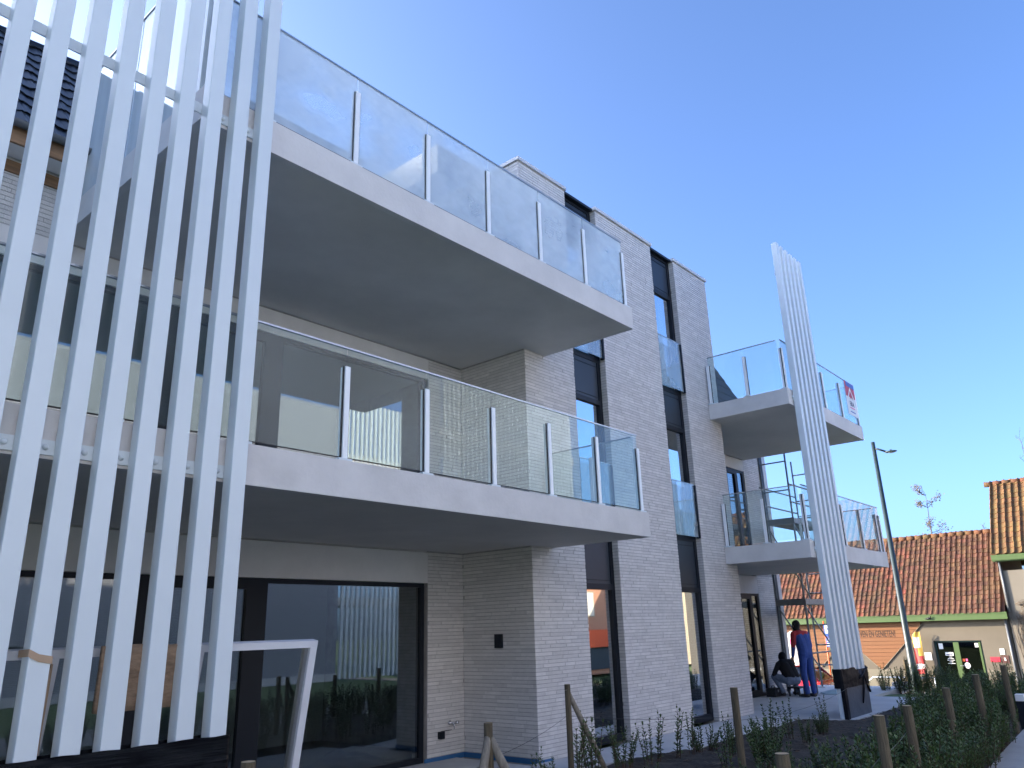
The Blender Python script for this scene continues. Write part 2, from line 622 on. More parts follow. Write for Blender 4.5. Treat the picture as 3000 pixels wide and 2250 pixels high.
bed(1.0, 19.3, 1.7, 6.45)

# street beyond
tag(MB().box((29.0, -60, -1.47), (34.9, 90, -1.405)).build('street', 'asphalt'), kind='structure')
tag(MB().box((34.9, -60, -1.47), (37.3, 90, -1.29)).build('pavement', 'pavement_slab'), kind='structure')

# ------------------------------------------------------------------ apartment building
apt = thing('apartment_building', (11.7, 8.0, 0), 'new light grey brick apartment building with cantilevered concrete balconies and dark window strips', 'building')

BRICKS = []        # (centre, along-axis, length, height, weight)


def lay(origin_fn, u0, u1, z0, z1, axis, single=True):
    """one panel of long thin bricks; origin_fn(u, z) gives the point on the wall face"""
    k0 = int(math.floor(z0 / 0.05))
    k1 = int(math.ceil(z1 / 0.05))
    for k in range(k0, k1):
        za = max(z0, k * 0.05 + 0.0045)
        zb = min(z1, (k + 1) * 0.05 - 0.0045)
        if zb - za < 0.012:
            continue
        rng = random.Random(k * 7919 + int(abs(u0) * 1000) * 31 + (5 if axis == 'y' else 0))
        u = u0 - rng.uniform(0, 0.35)
        while u < u1:
            ln = rng.choice((0.24, 0.30, 0.36, 0.42, 0.48))
            a, b2 = max(u0, u), min(u1, u + ln)
            if b2 - a > 0.03:
                c = origin_fn((a + b2) / 2, (za + zb) / 2)
                BRICKS.append((Vector(c), axis, b2 - a - 0.006, zb - za, single, rng.random()))
            u += ln


def wall_front(x0, x1, y, z0, z1, single=True):
    lay(lambda u, z: (u, y, z), x0, x1, z0, z1, 'x', single)


def wall_side(x, y0, y1, z0, z1, single=True):
    lay(lambda u, z: (x, u, z), y0, y1, z0, z1, 'y', single)


wall_front(XA, STRIPS[0][0], YP, 0.0, 9.0)
wall_front(STRIPS[0][1], STRIPS[1][0], YP, 0.0, 9.0)
wall_front(STRIPS[1][1], XB_, YP, 0.0, 9.0)
wall_side(XA, YP + 0.004, YR - 0.005, 0.04, S1B - 0.012)
wall_side(XA, YP + 0.004, YR - 0.005, S1T, S2B - 0.012)
wall_side(XA, YP + 0.004, 11.2, S2T, 9.0, False)
for s0, s1 in STRIPS:
    wall_side(s1, YP + 0.004, YP + 0.115, 0.03, 9.0, False)
wall_front(7.75, XA + 0.010, YR, 0.04, S1B - 0.012)
wall_front(7.75, XA + 0.010, YR, S1T, S2B - 0.012)
wall_front(-1.0, 2.42, YR, 5.66, 6.46, False)
wall_front(2.42, XA - 0.004, YR, S2T, 6.46, False)
wall_front(18.92, 19.90, YR, 0.0, S1B - 0.01, False)
wall_front(18.92, 19.90, YR, S1T, 6.46, False)

# mortar walls behind the bricks, in one shell per wing
wb = MB()
for x0, x1 in ((XA + 0.006, STRIPS[0][0] - 0.002), (STRIPS[0][1] + 0.006, STRIPS[1][0] - 0.002), (STRIPS[1][1] + 0.006, XB_ - 0.002)):
    wb.box((x0, YP + 0.006, -0.1), (x1, YP + 0.33, TOP - 0.03))
wb.box((XA + 0.006, YP + 0.331, -0.1), (XA + 0.30, YB, TOP - 0.03))
wb.box((7.752, YR + 0.006, -0.1), (XA + 0.005, YR + 0.30, S2B))
wb.box((18.922, YR + 0.006, -0.1), (19.90, YR + 0.30, 6.46))
wb.box((-1.0, YR + 0.006, 5.66), (XA + 0.005, YR + 0.30, 6.46))
wb.build('wall', 'mortar', apt)
ob = MB()
ob.box((XB_ - 0.30, YP + 0.331, -0.1), (XB_ - 0.001, YB, TOP - 0.03))
ob.box((XL, YB, -0.1), (XE, YB + 0.3, 6.4))
ob.box((XA, YB + 0.001, 6.4), (XB_, YB + 0.29, TOP - 0.03))
ob.box((XL - 0.3, YR, -0.1), (XL, YB + 0.3, 6.4))
ob.box((XE - 0.3, YR + 0.31, -0.1), (XE - 0.002, YB, 6.4))
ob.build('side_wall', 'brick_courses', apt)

# the bricks themselves: the 300 that show largest as pieces, the rest as one field
wallpart = bpy.data.objects.new('brick_facing', None)
C.objects.link(wallpart)
attach(wallpart, apt)
unit = MB()
unit.box((-0.5, -0.5, -0.5), (0.5, 0.5, 0.5))
unit_me = unit.mesh('brick', 'brick')


def weight(bk):
    c, ax, ln, h, sg, rr = bk
    if not sg:
        return 0
    px, py, dz = proj(c)
    if dz < 1 or not (0 < px < 3000 and 0 < py < 2250):
        return 0
    d = Vector((1, 0, 0)) if ax == 'x' else Vector((0, 1, 0))
    p1 = proj(c + d * ln / 2)
    p0 = proj(c - d * ln / 2)
    return math.hypot(p1[0] - p0[0], p1[1] - p0[1]) * h / dz


BRICKS.sort(key=weight, reverse=True)
DEPTH = 0.022
field = MB()
for i, (c, ax, ln, h, sg, rr) in enumerate(BRICKS):
    jit = (rr - 0.5) * 0.004
    if ax == 'x':
        dim = (ln, DEPTH, h)
        cc = c + Vector((0, DEPTH / 2 + jit, 0))
    else:
        dim = (DEPTH, ln, h)
        cc = c + Vector((DEPTH / 2 + jit, 0, 0))
    if i < 300:
        o = bpy.data.objects.new('brick', unit_me)
        C.objects.link(o)
        o.location = cc
        o.scale = dim
        attach(o, wallpart)
    else:
        a = cc - Vector(dim) / 2
        b2 = cc + Vector(dim) / 2
        field.box(a, b2, 0, rr)
fo = field.build('brick_field', 'brick', apt, tint=True)
fo['kind'] = 'stuff'

# blue waterproofing strip at the wall foot
mbm = MB()
mbm.box((7.70, YR - 0.006, -0.02), (XA - 0.006, YR + 0.004, 0.045))
mbm.box((XA - 0.006, YP - 0.002, -0.02), (XA + 0.004, YR + 0.004, 0.045))
mbm.box((XA - 0.006, YP - 0.006, -0.02), (8.75, YP + 0.003, 0.03))
mbm.build('membrane_strip', 'membrane', apt)

# copings
for x0, x1 in ((XA, STRIPS[0][0]), (STRIPS[0][1], STRIPS[1][0]), (STRIPS[1][1], XB_)):
    bx('coping', (x0 - 0.03, YP - 0.035, TOP - 0.03), (x1 + 0.02, YP + 0.40, TOP + 0.03), 'coping', apt)
bx('coping', (XA - 0.03, YP + 0.401, TOP - 0.03), (XA + 0.33, YB, TOP + 0.03), 'coping', apt)
bx('coping', (XB_ - 0.33, YP + 0.401, TOP - 0.03), (XB_ + 0.02, YB, TOP + 0.03), 'coping', apt)

bx('slat_sun_blocker', (9.2, 9.6, 8.901), (14.6, 12.6, 11.0), 'brick_courses', apt)  # unseen box, added to keep sun off the far slat column's top
bx('flank_sun_blocker', (5.6, 11.0, 6.05), (8.44, 12.9, 10.9), 'brick_courses', apt)  # unseen box, added so its shadow covers the upper brick flank
# floors inside, roof deck, partitions
fl = MB()
fl.box((XL, YR + 0.31, -0.12), (XE, YB, -0.008))
fl.build('ground_slab', 'interior_floor', apt)
fl = MB()
fl.box((XL, YR + 0.12, S1B + 0.01), (XA, YB, S1T - 0.01))
fl.box((XA + 0.31, YP + 0.34, S1B + 0.01), (XB_ - 0.31, YB, S1T - 0.01))
fl.box((XB_, YR + 0.12, S1B + 0.01), (XE - 0.31, YB, S1T - 0.01))
fl.box((XL, YR + 0.12, S2B + 0.01), (XA, YB, S2T - 0.01))
fl.box((XA + 0.31, YP + 0.34, S2B + 0.01), (XB_ - 0.31, YB, S2T - 0.01))
fl.box((XB_, YR + 0.12, S2B + 0.01), (XE - 0.31, YB, S2T - 0.01))
fl.box((XA + 0.31, YP + 0.34, 8.7), (XB_ - 0.31, YB, 8.9))
fl.build('floor_slab', 'interior_wall', apt)
pt = MB()
for x in (-2.0, 4.9, 11.6):
    pt.box((x, YR + 0.9, -0.005), (x + 0.12, YB, S1B))
    pt.box((x, YR + 0.9, S1T), (x + 0.12, YB, S2B))
pt.box((XL, 11.6, 0), (XA, 11.7, S2B))
pt.box((XA + 0.31, 9.6, 0), (XB_ - 0.31, 9.7, 8.7))
pt.box((XB_, 11.6, 0), (XE - 0.31, 11.7, S2B))
pt.build('partition_wall', 'interior_wall', apt)

# rendered lintel bands over the wide glazing
lb = MB()
lb.box((XL, YR, 2.32), (7.748, YR + 0.25, S1B - 0.012))
lb.box((XL, YR, 5.375), (7.748, YR + 0.25, S2B - 0.012))
lb.box((XL, YR + 0.02, S1B), (7.748, YR + 0.118, S1T))
lb.box((XL, YR + 0.02, S2B - 0.01), (7.748, YR + 0.118, S2T))
lb.box((15.0, YR, 2.33), (18.918, YR + 0.25, S1B - 0.012))
lb.box((15.0, YR, 5.40), (18.918, YR + 0.25, S2B - 0.012))
lb.build('lintel_band', 'render_panel', apt)
bx('corner_render', (19.98, YR - 0.03, 0.0), (XE, YR + 0.30, 6.46), 'coping', apt)
MB().tube([(19.93, YR - 0.05, 0.02), (19.93, YR - 0.05, 6.5)], 0.045, 10).build('downpipe', 'zinc', apt, smooth=True)


# wide glazing of the recessed walls
def glazing(x0, x1, z0, z1, mull, leafs=()):
    f = MB()
    y0, y1 = YR + 0.02, YR + 0.11
    fw = 0.07
    f.box((x0, y0, z0), (x0 + fw, y1, z1))
    f.box((x1 - fw, y0, z0), (x1, y1, z1))
    f.box((x0 + fw, y0, z1 - 0.055), (x1 - fw, y1, z1))
    f.box((x0 + fw, y0, z0), (x1 - fw, y1, z0 + 0.07))
    xs_ = [x0 + fw]
    for a, b2 in mull:
        f.box((a, y0, z0 + 0.07), (b2, y1, z1 - 0.055))
        xs_ += [a, b2]
    xs_.append(x1 - fw)
    o = f.build('glazing_frame', 'dark_metal', apt)
    for i in range(0, len(xs_), 2):
        a, b2 = xs_[i], xs_[i + 1]
        if i // 2 in leafs:
            g = MB()
            lw = 0.085
            g.box((a, y0 - 0.012, z0 + 0.05), (a + lw, y0 + 0.05, z1 - 0.04))
            g.box((b2 - lw, y0 - 0.012, z0 + 0.05), (b2, y0 + 0.05, z1 - 0.04))
            g.box((a + lw, y0 - 0.012, z1 - 0.125), (b2 - lw, y0 + 0.05, z1 - 0.04))
            g.box((a + lw, y0 - 0.012, z0 + 0.05), (b2 - lw, y0 + 0.05, z0 + 0.14))
            g.build('door_leaf', 'dark_metal', o)
            a, b2 = a + lw, b2 - lw
        bx('pane', (a, YR + 0.045, z0 + 0.05), (b2, YR + 0.053, z1 - 0.04), 'window_glass', o)
    return o


glazing(-1.2, 7.70, 0.0, 2.315, ((1.30, 1.40), (3.69, 3.79), (5.01, 5.20)), (2,))
glazing(-1.2, 7.70, S1T, 5.37, ((1.30, 1.40), (3.69, 3.79), (5.01, 5.20)), (2,))
glazing(15.1, 18.90, 0.0, 2.325, ((16.6, 16.7), (17.75, 17.85), (18.45, 18.53)), (2,))
glazing(15.1, 18.90, S1T, 5.395, ((16.6, 16.7), (17.75, 17.85), (18.45, 18.53)), (2,))
bw = MB()
bw.box((XL, YR + 0.02, -0.1), (-1.205, YR + 0.25, 5.37))
bw.build('side_wall', 'brick_courses', apt)


# vertical window strips of the brick block
def strip(x0, x1):
    y0, y1 = YP + 0.115, YP + 0.20
    f = MB()
    fw = 0.055
    f.box((x0 - 0.01, y0, 0.02), (x0 + fw, y1, 9.0))
    f.box((x1 - 0.085, y0, 0.02), (x1 + 0.01, y1, 9.0))
    a, b2 = x0 + fw, x1 - 0.085
    for z0, z1 in ((0.02, 0.13), (2.21, 2.30), (3.14, 3.24), (5.26, 5.34), (6.03, 6.13), (8.12, 8.21), (8.95, 9.0)):
        f.box((a, y0, z0), (b2, y1, z1))
    o = f.build('window_strip', 'dark_metal', apt)
    for z0, z1 in ((2.30, 3.14), (5.34, 6.03), (8.21, 8.95)):
        bx('spandrel_panel', (a - 0.02, y0 + 0.015, z0 - 0.01), (b2 + 0.02, y0 + 0.05, z1 + 0.01), 'dark_panel', o)
        # a thin fold line near the top and bottom of each panel
        bx('trim_line', (a, y0 + 0.008, z1 - 0.09), (b2, y0 + 0.0145, z1 - 0.075), 'dark_metal', o)
        bx('trim_line', (a, y0 + 0.008, z0 + 0.05), (b2, y0 + 0.0145, z0 + 0.06), 'dark_metal', o)
    for z0, z1 in ((0.13, 2.21), (3.24, 5.26), (6.13, 8.12)):
        bx('pane', (a - 0.01, y0 + 0.04, z0 - 0.01), (b2 + 0.01, y0 + 0.048, z1 + 0.01), 'strip_glass', o)
    for z0, z1 in ((3.22, 4.22), (6.10, 7.13)):
        bx('guard_glass', (x0 + 0.024, YP + 0.022, z0), (x1 - 0.047, YP + 0.034, z1), 'guard_glass', o)
        bx('guard_post', (x1 - 0.046, YP - 0.006, z0 - 0.02), (x1 - 0.004, YP + 0.06, z1 - 0.01), 'dark_metal', o)
        bx('guard_rail', (x0 + 0.024, YP + 0.019, z1 + 0.001), (x1 - 0.047, YP + 0.037, z1 + 0.012), 'steel', o)
        bx('guard_post', (x0 + 0.003, YP + 0.01, z0 - 0.02), (x0 + 0.023, YP + 0.05, z1 - 0.01), 'dark_metal', o)
    bx('strip_coping', (x0 + 0.022, YP + 0.03, 9.002), (x1 - 0.032, YP + 0.40, 9.05), 'dark_metal', o)
    # curtains / reveal seen through the panes
    bx('sheer_curtain', (x0 + 0.62, YP + 0.30, S2T), (x0 + 0.80, YP + 0.32, 8.1), 'curtain', o)
    bx('sheer_curtain', (x0 + 0.62, YP + 0.30, S1T), (x0 + 0.80, YP + 0.32, 5.2), 'curtain', o)
    return o


for s0, s1 in STRIPS:
    strip(s0, s1)


# balconies
def balcony(poly, z0, z1, drips):
    o = MB().prism(poly, z0 + 0.006, z1).build('balcony', ['concrete', 'soffit_concrete'], apt)
    o.data.polygons[0].material_index = 1
    for a, b2 in drips:
        bx('drip_edge', (a[0], a[1], z0), (b2[0], b2[1], z0 + 0.0055), 'concrete', o)
    return o


near_lo = balcony([(XL, YF), (8.95, YF), (8.95, YP - 0.004), (XA - 0.008, YP - 0.004), (XA - 0.008, YR - 0.004), (XL, YR - 0.004)], S1B, S1T,
                  [((XL, YF), (8.95, YF + 0.07)), ((8.88, YF + 0.071), (8.95, YP - 0.01))])
near_hi = balcony([(2.42, YF), (8.95, YF), (8.95, YP - 0.004), (XA - 0.008, YP - 0.004), (XA - 0.008, YR - 0.004), (2.42, YR - 0.004)], S2B, S2T,
                  [((2.42, YF), (8.95, YF + 0.07)), ((8.88, YF + 0.071), (8.95, YP - 0.01)), ((2.42, YF + 0.071), (2.49, YR - 0.01))])
YFF = 5.24
far_lo = balcony([(14.48, YFF), (19.25, YFF), (19.25, 7.15), (18.95, YR - 0.004), (XB_ + 0.004, YR - 0.004), (XB_ + 0.004, YP - 0.004), (14.48, YP - 0.004)], S1B, S1T,
                 [((14.48, YFF), (19.25, YFF + 0.07)), ((14.48, YFF + 0.071), (14.55, YP - 0.01))])
far_hi = balcony([(14.48, YFF), (19.02, YFF), (19.02, YR - 0.004), (XB_ + 0.004, YR - 0.004), (XB_ + 0.004, YP - 0.004), (14.48, YP - 0.004)], S2B, S2T,
                 [((14.48, YFF), (19.02, YFF + 0.07)), ((14.48, YFF + 0.071), (14.55, YP - 0.01))])


def post(par, x, y, z, h=0.86, axis='x'):
    w_, d_ = (0.056, 0.075) if axis == 'x' else (0.075, 0.056)
    p = MB().box((x - w_ / 2, y - d_ / 2, z + 0.02), (x + w_ / 2, y + d_ / 2, z + h)).build('post', 'post_white', par, bevel=0.004)
    q = MB()
    if axis == 'x':
        q.box((x - w_ / 2 - 0.012, y - 0.022, z + 0.03), (x - w_ / 2 - 0.0005, y - 0.006, z + h - 0.003))
        q.box((x + w_ / 2 + 0.0005, y - 0.022, z + 0.03), (x + w_ / 2 + 0.012, y - 0.006, z + h - 0.003))
    else:
        q.box((x - 0.008, y - d_ / 2 - 0.012, z + 0.03), (x + 0.008, y - d_ / 2 - 0.0005, z + h - 0.003))
        q.box((x - 0.008, y + d_ / 2 + 0.0005, z + 0.03), (x + 0.008, y + d_ / 2 + 0.012, z + h - 0.003))
    q.build('gasket', 'gasket', par)
    bx('base_plate', (x - 0.07, y - 0.05, z + 0.001), (x + 0.07, y + 0.06, z + 0.02), 'white_metal', par)


def rail_x(par, xs_, y, z, gm, h=1.03, ends=True):
    """glass balustrade along X with posts at the joints"""
    for i in range(len(xs_) - 1):
        a, b2 = xs_[i] + 0.008, xs_[i + 1] - 0.008
        o = bx('glass_panel', (a, y - 0.020, z + 0.035), (b2, y - 0.008, z + h), gm, par)
    for x in xs_:
        post(par, x, y, z)
    bx('top_rail', (xs_[0] - 0.01, y - 0.026, z + h + 0.001), (xs_[-1] + 0.01, y - 0.002, z + h + 0.016), 'steel', par)
    bx('bottom_gasket', (xs_[0], y - 0.019, z + 0.026), (xs_[-1], y - 0.009, z + 0.0345), 'gasket', par)


def rail_y(par, x, ys_, z, gm, h=1.03):
    for i in range(len(ys_) - 1):
        a, b2 = ys_[i] + 0.008, ys_[i + 1] - 0.008
        bx('glass_panel', (x - 0.006, a, z + 0.035), (x + 0.006, b2, z + h), gm, par)
    for yy in ys_[1:]:
        post(par, x, yy, z, axis='y')
    bx('top_rail', (x - 0.012, ys_[0] + 0.03, z + h + 0.001), (x + 0.012, ys_[-1], z + h + 0.016), 'steel', par)


PX = [3.03 + 0.968 * i for i in range(7)]
PXL = [-5.70 + 0.97 * i for i in range(9)] + PX
rail_x(near_lo, PXL, YF + 0.055, S1T, 'rail_glass')
rail_x(near_hi, [2.5] + PX, YF + 0.055, S2T, 'misted_glass')
rail_y(near_lo, 8.86, [YF + 0.10, 6.10, YP - 0.06], S1T, 'rail_glass')
rail_y(near_hi, 8.86, [YF + 0.10, 6.10, YP - 0.06], S2T, 'misted_glass')
rail_x(far_lo, [14.56, 15.60, 16.65, 17.80, 18.95, 19.20], YFF + 0.055, S1T, 'rail_glass')
rail_x(far_hi, [14.56, 15.65, 16.75, 17.85, 18.96], YFF + 0.055, S2T, 'rail_glass')
rail_y(far_lo, 14.53, [YFF + 0.10, 6.06, YP - 0.06], S1T, 'rail_glass')
rail_y(far_hi, 14.53, [YFF + 0.10, 6.06, YP - 0.06], S2T, 'rail_glass')
rail_y(far_lo, 19.18, [YFF + 0.10, 6.15, 7.10], S1T, 'rail_glass')
rail_y(far_hi, 18.97, [YFF + 0.10, 6.20, 7.2, YR - 0.06], S2T, 'rail_glass')
# frosted privacy screen at the left end of the upper balcony
scr = MB().box((2.455, 5.47, S2T + 0.03), (2.467, 6.86, 7.72)).build('privacy_screen', 'frosted_glass', apt)
bx('screen_post', (2.43, 5.41, S2T), (2.49, 5.468, 7.74), 'white_metal', scr)
bx('screen_rail', (2.445, 5.47, 7.721), (2.477, 8.22, 7.745), 'steel', scr)
bx('screen_rail', (2.445, 5.47, S2T + 0.005), (2.477, 8.22, S2T + 0.029), 'white_metal', scr)
bx('screen_pane', (2.455, 6.89, S2T + 0.03), (2.467, 8.20, 7.72), 'frosted_glass', scr)


# pitched roofs with black tiles
def tile_mesh(name, wd, ln, amp, m_, thick=0.016):
    t = MB()
    prof = [(0.0, amp * 0.55), (0.12, amp), (0.26, amp * 0.55), (0.40, 0.0), (0.70, -amp * 0.12), (0.92, 0.02), (1.06, amp * 0.55)]
    n_ = len(prof)
    vs = []
    for (u, h) in prof:
        vs.append((u * wd, 0.0, h + 0.022))
    for (u, h) in prof:
        vs.append((u * wd, ln * 1.12, h))
    for (u, h) in prof:
        vs.append((u * wd, 0.0, h + 0.022 - thick))
    fs = [(i, i + 1, n_ + i + 1, n_ + i) for i in range(n_ - 1)]
    fs += [(2 * n_ + i, 2 * n_ + i + 1, i + 1, i) for i in range(n_ - 1)]
    t.add(vs, fs)
    return t.mesh(name, m_, smooth=False), vs, fs


def roof_frame(o, along, up):
    """4x4 with x = along the eave, y = up the slope, z = outward"""
    along = Vector(along).normalized()
    up = Vector(up).normalized()
    nrm = along.cross(up).normalized()
    mm = Matrix.Identity(4)
    for r in range(3):
        mm[r][0], mm[r][1], mm[r][2], mm[r][3] = along[r], up[r], nrm[r], o[r]
    return mm


def tiled(parent, frame, ncol, nrow, wd, ln, me, vs, fs, m_, picks, jitter=0.006, stuffname='roof_tile_field', sag=0.0):
    rng = random.Random(11)
    fld = MB()
    n_s = 0
    for rw in range(nrow):
        for cl in range(ncol):
            dz = rng.uniform(-jitter, jitter)
            off = Vector((cl * wd + rng.uniform(-1, 1) * jitter, rw * ln + rng.uniform(-1, 1) * jitter, dz + sag * math.sin(cl * 0.31 + rw * 0.17)))
            mm = frame @ Matrix.Translation(off) @ Matrix.Rotation(rng.uniform(-0.02, 0.02), 4, 'Z')
            if picks(cl, rw):
                o = bpy.data.objects.new('roof_tile', me)
                C.objects.link(o)
                o.matrix_basis = mm
                attach(o, parent)
                n_s += 1
            else:
                fld.add([mm @ Vector(v) for v in vs], fs, 0, rng.random())
    if fld.f:
        o = fld.build(stuffname, m_, parent, tint=True)
        o['kind'] = 'stuff'
    return n_s


bt_me, bt_vs, bt_fs = tile_mesh('roof_tile', 0.235, 0.34, 0.020, 'black_tile')
for (x0, x1, ye, ze, ang, run, vis) in ((XL, XA - 0.02, 7.98, 6.66, 49.0, 2.28, (36, 46)), (XB_ + 0.02, XE + 0.05, 8.16, 6.50, 62.0, 1.85, None)):
    up = Vector((0, math.cos(R(ang)), math.sin(R(ang))))
    slope = run / math.cos(R(ang))
    ridge = Vector((0, ye + run, ze + run * math.tan(R(ang))))
    rb = MB()
    th = 0.05
    rb.add([(x0, ye, ze - th), (x1, ye, ze - th), (x1, ridge.y, ridge.z - th), (x0, ridge.y, ridge.z - th), (x0, YB + 0.3, 6.4), (x1, YB + 0.3, 6.4),
            (x0, ye + 0.02, ze - th - 0.14), (x1, ye + 0.02, ze - th - 0.14), (x1, ridge.y, ridge.z - th - 0.3), (x0, ridge.y, ridge.z - th - 0.3)],
           [(0, 1, 2, 3), (3, 2, 5, 4), (0, 3, 4), (1, 5, 2), (0, 6, 7, 1)])
    ro = rb.build('roof', 'dark_panel', apt)
    fr_ = roof_frame((x0, ye - 0.04, ze), (1, 0, 0), up)
    nc = int((x1 - x0) / 0.235)
    nr = int(slope / 0.34) + 1
    if vis:
        tiled(ro, fr_, nc, nr, 0.235, 0.34, bt_me, bt_vs, bt_fs, 'black_tile', lambda c_, r_: vis[0] <= c_ <= vis[1], 0.003)
    else:
        tiled(ro, fr_, nc, nr, 0.235, 0.34, bt_me, bt_vs, bt_fs, 'black_tile', lambda c_, r_: c_ >= nc - 8, 0.003)
    # rounded ridge tiles
    rg = MB()
    x = x0
    while x < x1 - 0.05:
        rg.tube([(x, ridge.y, ridge.z + 0.02), (x + 0.36, ridge.y, ridge.z + 0.035)], [0.085, 0.10], 10)
        x += 0.34
    rg.build('ridge_cap', 'black_tile', ro, smooth=True)
# eave of the left wing: gutter, wooden fascia, pale soffit
ev = bx('eave_soffit', (XL, 7.965, 6.43), (XA - 0.02, YR - 0.03, 6.46), 'render_panel', apt)
bx('fascia_board', (XL, 7.93, 6.42), (XA - 0.02, 7.962, 6.60), 'eave_wood', ev)
bx('fascia_board', (XL, YR - 0.028, 6.27), (XA - 0.02, YR - 0.003, 6.40), 'eave_wood', ev)
g = MB()
prof = [(7.925 - 0.055 + 0.055 * math.cos(a), 6.625 + 0.055 * math.sin(a)) for a in [math.pi + math.pi * k / 8 for k in range(9)]]
g.add([(x, y, z) for x in (XL, XA - 0.02) for (y, z) in prof], [(k, k + 1, 10 + k, 9 + k) for k in range(8)])
g.build('gutter', 'zinc', ev, smooth=True)
bx('gutter', (XB_ + 0.02, 8.02, 6.38), (XE, 8.12, 6.46), 'zinc', apt)
bx('eave_soffit', (XB_ + 0.02, 8.12, 6.40), (XE, YR - 0.04, 6.44), 'render_panel', apt)

# small fittings on the wall
lamp = thing('wall_lamp', (XA, 7.56, 1.50), 'small black box wall lamp on the brick side wall beside the glazing', 'wall lamp')
l1 = MB().box((XA - 0.065, 7.50, 1.415), (XA - 0.004, 7.615, 1.60)).build('housing', 'dark_metal', lamp, bevel=0.004)
bx('mounting_plate', (XA - 0.0035, 7.515, 1.43), (XA + 0.001, 7.60, 1.585), 'gasket', lamp)
tap = thing('garden_tap', (8.20, YR, 0.44), 'chrome garden tap on the brick wall near the inner corner', 'tap')
t_ = MB()
t_.tube([(8.17, YR + 0.002, 0.45), (8.17, YR - 0.07, 0.45), (8.18, YR - 0.085, 0.445)], 0.013, 10)
t_.tube([(8.12, YR - 0.045, 0.45), (8.26, YR - 0.06, 0.45)], 0.014, 10)
t_.tube([(8.20, YR - 0.06, 0.45), (8.20, YR - 0.065, 0.37)], [0.013, 0.010], 10)
t_.build('body', 'chrome', tap, smooth=True)
MB().tube([(8.17, YR + 0.001, 0.45), (8.17, YR - 0.008, 0.45)], 0.028, 12).build('flange', 'chrome', tap, smooth=True)
MB().tube([(8.25, YR - 0.06, 0.45), (8.28, YR - 0.062, 0.45)], [0.022, 0.020], 10).build('handle', 'chrome', tap, smooth=True)
sk = thing('outdoor_socket', (7.98, YR, 0.30), 'black outdoor socket with its lid raised, below the garden tap', 'socket')
bx('housing', (7.945, YR - 0.06, 0.265), (8.025, YR - 0.001, 0.355), 'dark_metal', sk)
MB().add([], [])
lid = MB()
lid.add([(7.945, YR - 0.055, 0.358), (8.025, YR - 0.055, 0.358), (8.085, YR - 0.13, 0.372), (8.005, YR - 0.13, 0.372),
         (7.945, YR - 0.055, 0.366), (8.025, YR - 0.055, 0.366), (8.085, YR - 0.13, 0.380), (8.005, YR - 0.13, 0.380)],
        [(0, 3, 2, 1), (4, 5, 6, 7), (0, 1, 5, 4), (1, 2, 6, 5), (2, 3, 7, 6), (3, 0, 4, 7)])
lid.build('lid', 'dark_metal', sk)

# ------------------------------------------------------------------ slat screens
SW, SDP = 0.120, 0.116


def slat_screen(name, xs_, yfront, z0, z1, label, bars, loc):
    t = thing(name, loc, label, 'slat screen', 'white vertical slat screens')
    for x in xs_:
        MB().box((x, yfront, z0), (x + SW, yfront + SDP, z1)).build('slat', 'white_metal', t, bevel=0.006)
    for (a, b2, z, h, bolts) in bars:
        o = bx('mounting_bar', (a, yfront + SDP + 0.0005, z - h / 2), (b2, yfront + SDP + 0.0035 + (0.012 if h > 0.08 else 0.0), z + h / 2), 'white_metal', t)
        for x in bolts:
            q = MB()
            q.ball((x, yfront + SDP - 0.004, z), (0.020, 0.018, 0.020), 10, 6)
            q.build('bolt', 'white_metal', o, smooth=True)
    return t


NX = [2.874 - 0.2313 * k for k in range(12)]
slat_screen('slat_screen', NX, YF - 0.132, 0.0, 9.45, 'tall white metal slat screen in the left foreground reaching past the upper balcony',
            [(NX[-1], 3.005, 2.83, 0.095, [x - 0.052 for x in NX[:10]]), (NX[-1], 3.005, 5.775, 0.09, [x - 0.052 for x in NX[:2]])], (1.9, YF - 0.06, 0))
FX = [14.70 + 0.245 * k for k in range(6)]
slat_screen('slat_screen', FX, YFF - 0.132, 0.0, 9.25, 'narrow white slat column rising past the far balconies, black plastic round its foot',
            [(14.68, 16.06, 2.92, 0.095, [FX[0] - 0.03]), (14.68, 16.06, 5.86, 0.095, [FX[0] - 0.03]), (14.68, 16.06, 8.55, 0.06, [])], (15.3, YFF - 0.06, 0))


# crumpled plastic wraps
def wrap(name, x0, x1, y0, y1, ztop, zbot, m_, label, seed, amp, nz=26, nseg=64, sag=None):
    poly = [(x0, y0), (x1, y0), (x1, y1), (x0, y1)]
    per = 2 * (x1 - x0) + 2 * (y1 - y0)
    v = []
    for j in range(nz + 1):
        z = zbot + (ztop - zbot) * j / nz
        for i in range(nseg):
            d = per * i / nseg
            k = 0
            L_ = [x1 - x0, y1 - y0, x1 - x0, y1 - y0]
            while d > L_[k]:
                d -= L_[k]
                k += 1
            a = Vector(poly[k]).lerp(Vector(poly[(k + 1) % 4]), d / L_[k])
            nrm = ((0, -1), (1, 0), (0, 1), (-1, 0))[k]
            q = noise.noise(Vector((a.x * 3 + seed, a.y * 3, z * 9 + a.x * 2.0))) + 0.5 * noise.noise(Vector((a.x * 9, a.y * 9 + seed, z * 22)))
            q += 0.6 * abs(noise.noise(Vector((a.x * 2.0 - z * 7 + seed, z * 5, 3.0))))
            dd = amp * (0.4 + q)
            zz = z
            if j == nz:
                zz += (sag(a.x) if sag else 0) + 0.008 * noise.noise(Vector((a.x * 8, a.y * 8, seed)))
            v.append((a.x + nrm[0] * dd, a.y + nrm[1] * dd, zz))
    f = []
    for j in range(nz):
        for i in range(nseg):
            f.append((j * nseg + i, j * nseg + (i + 1) % nseg, (j + 1) * nseg + (i + 1) % nseg, (j + 1) * nseg + i))
    b_ = MB()
    b_.add(v, f)
    return b_.build(name, m_, smooth=True), label


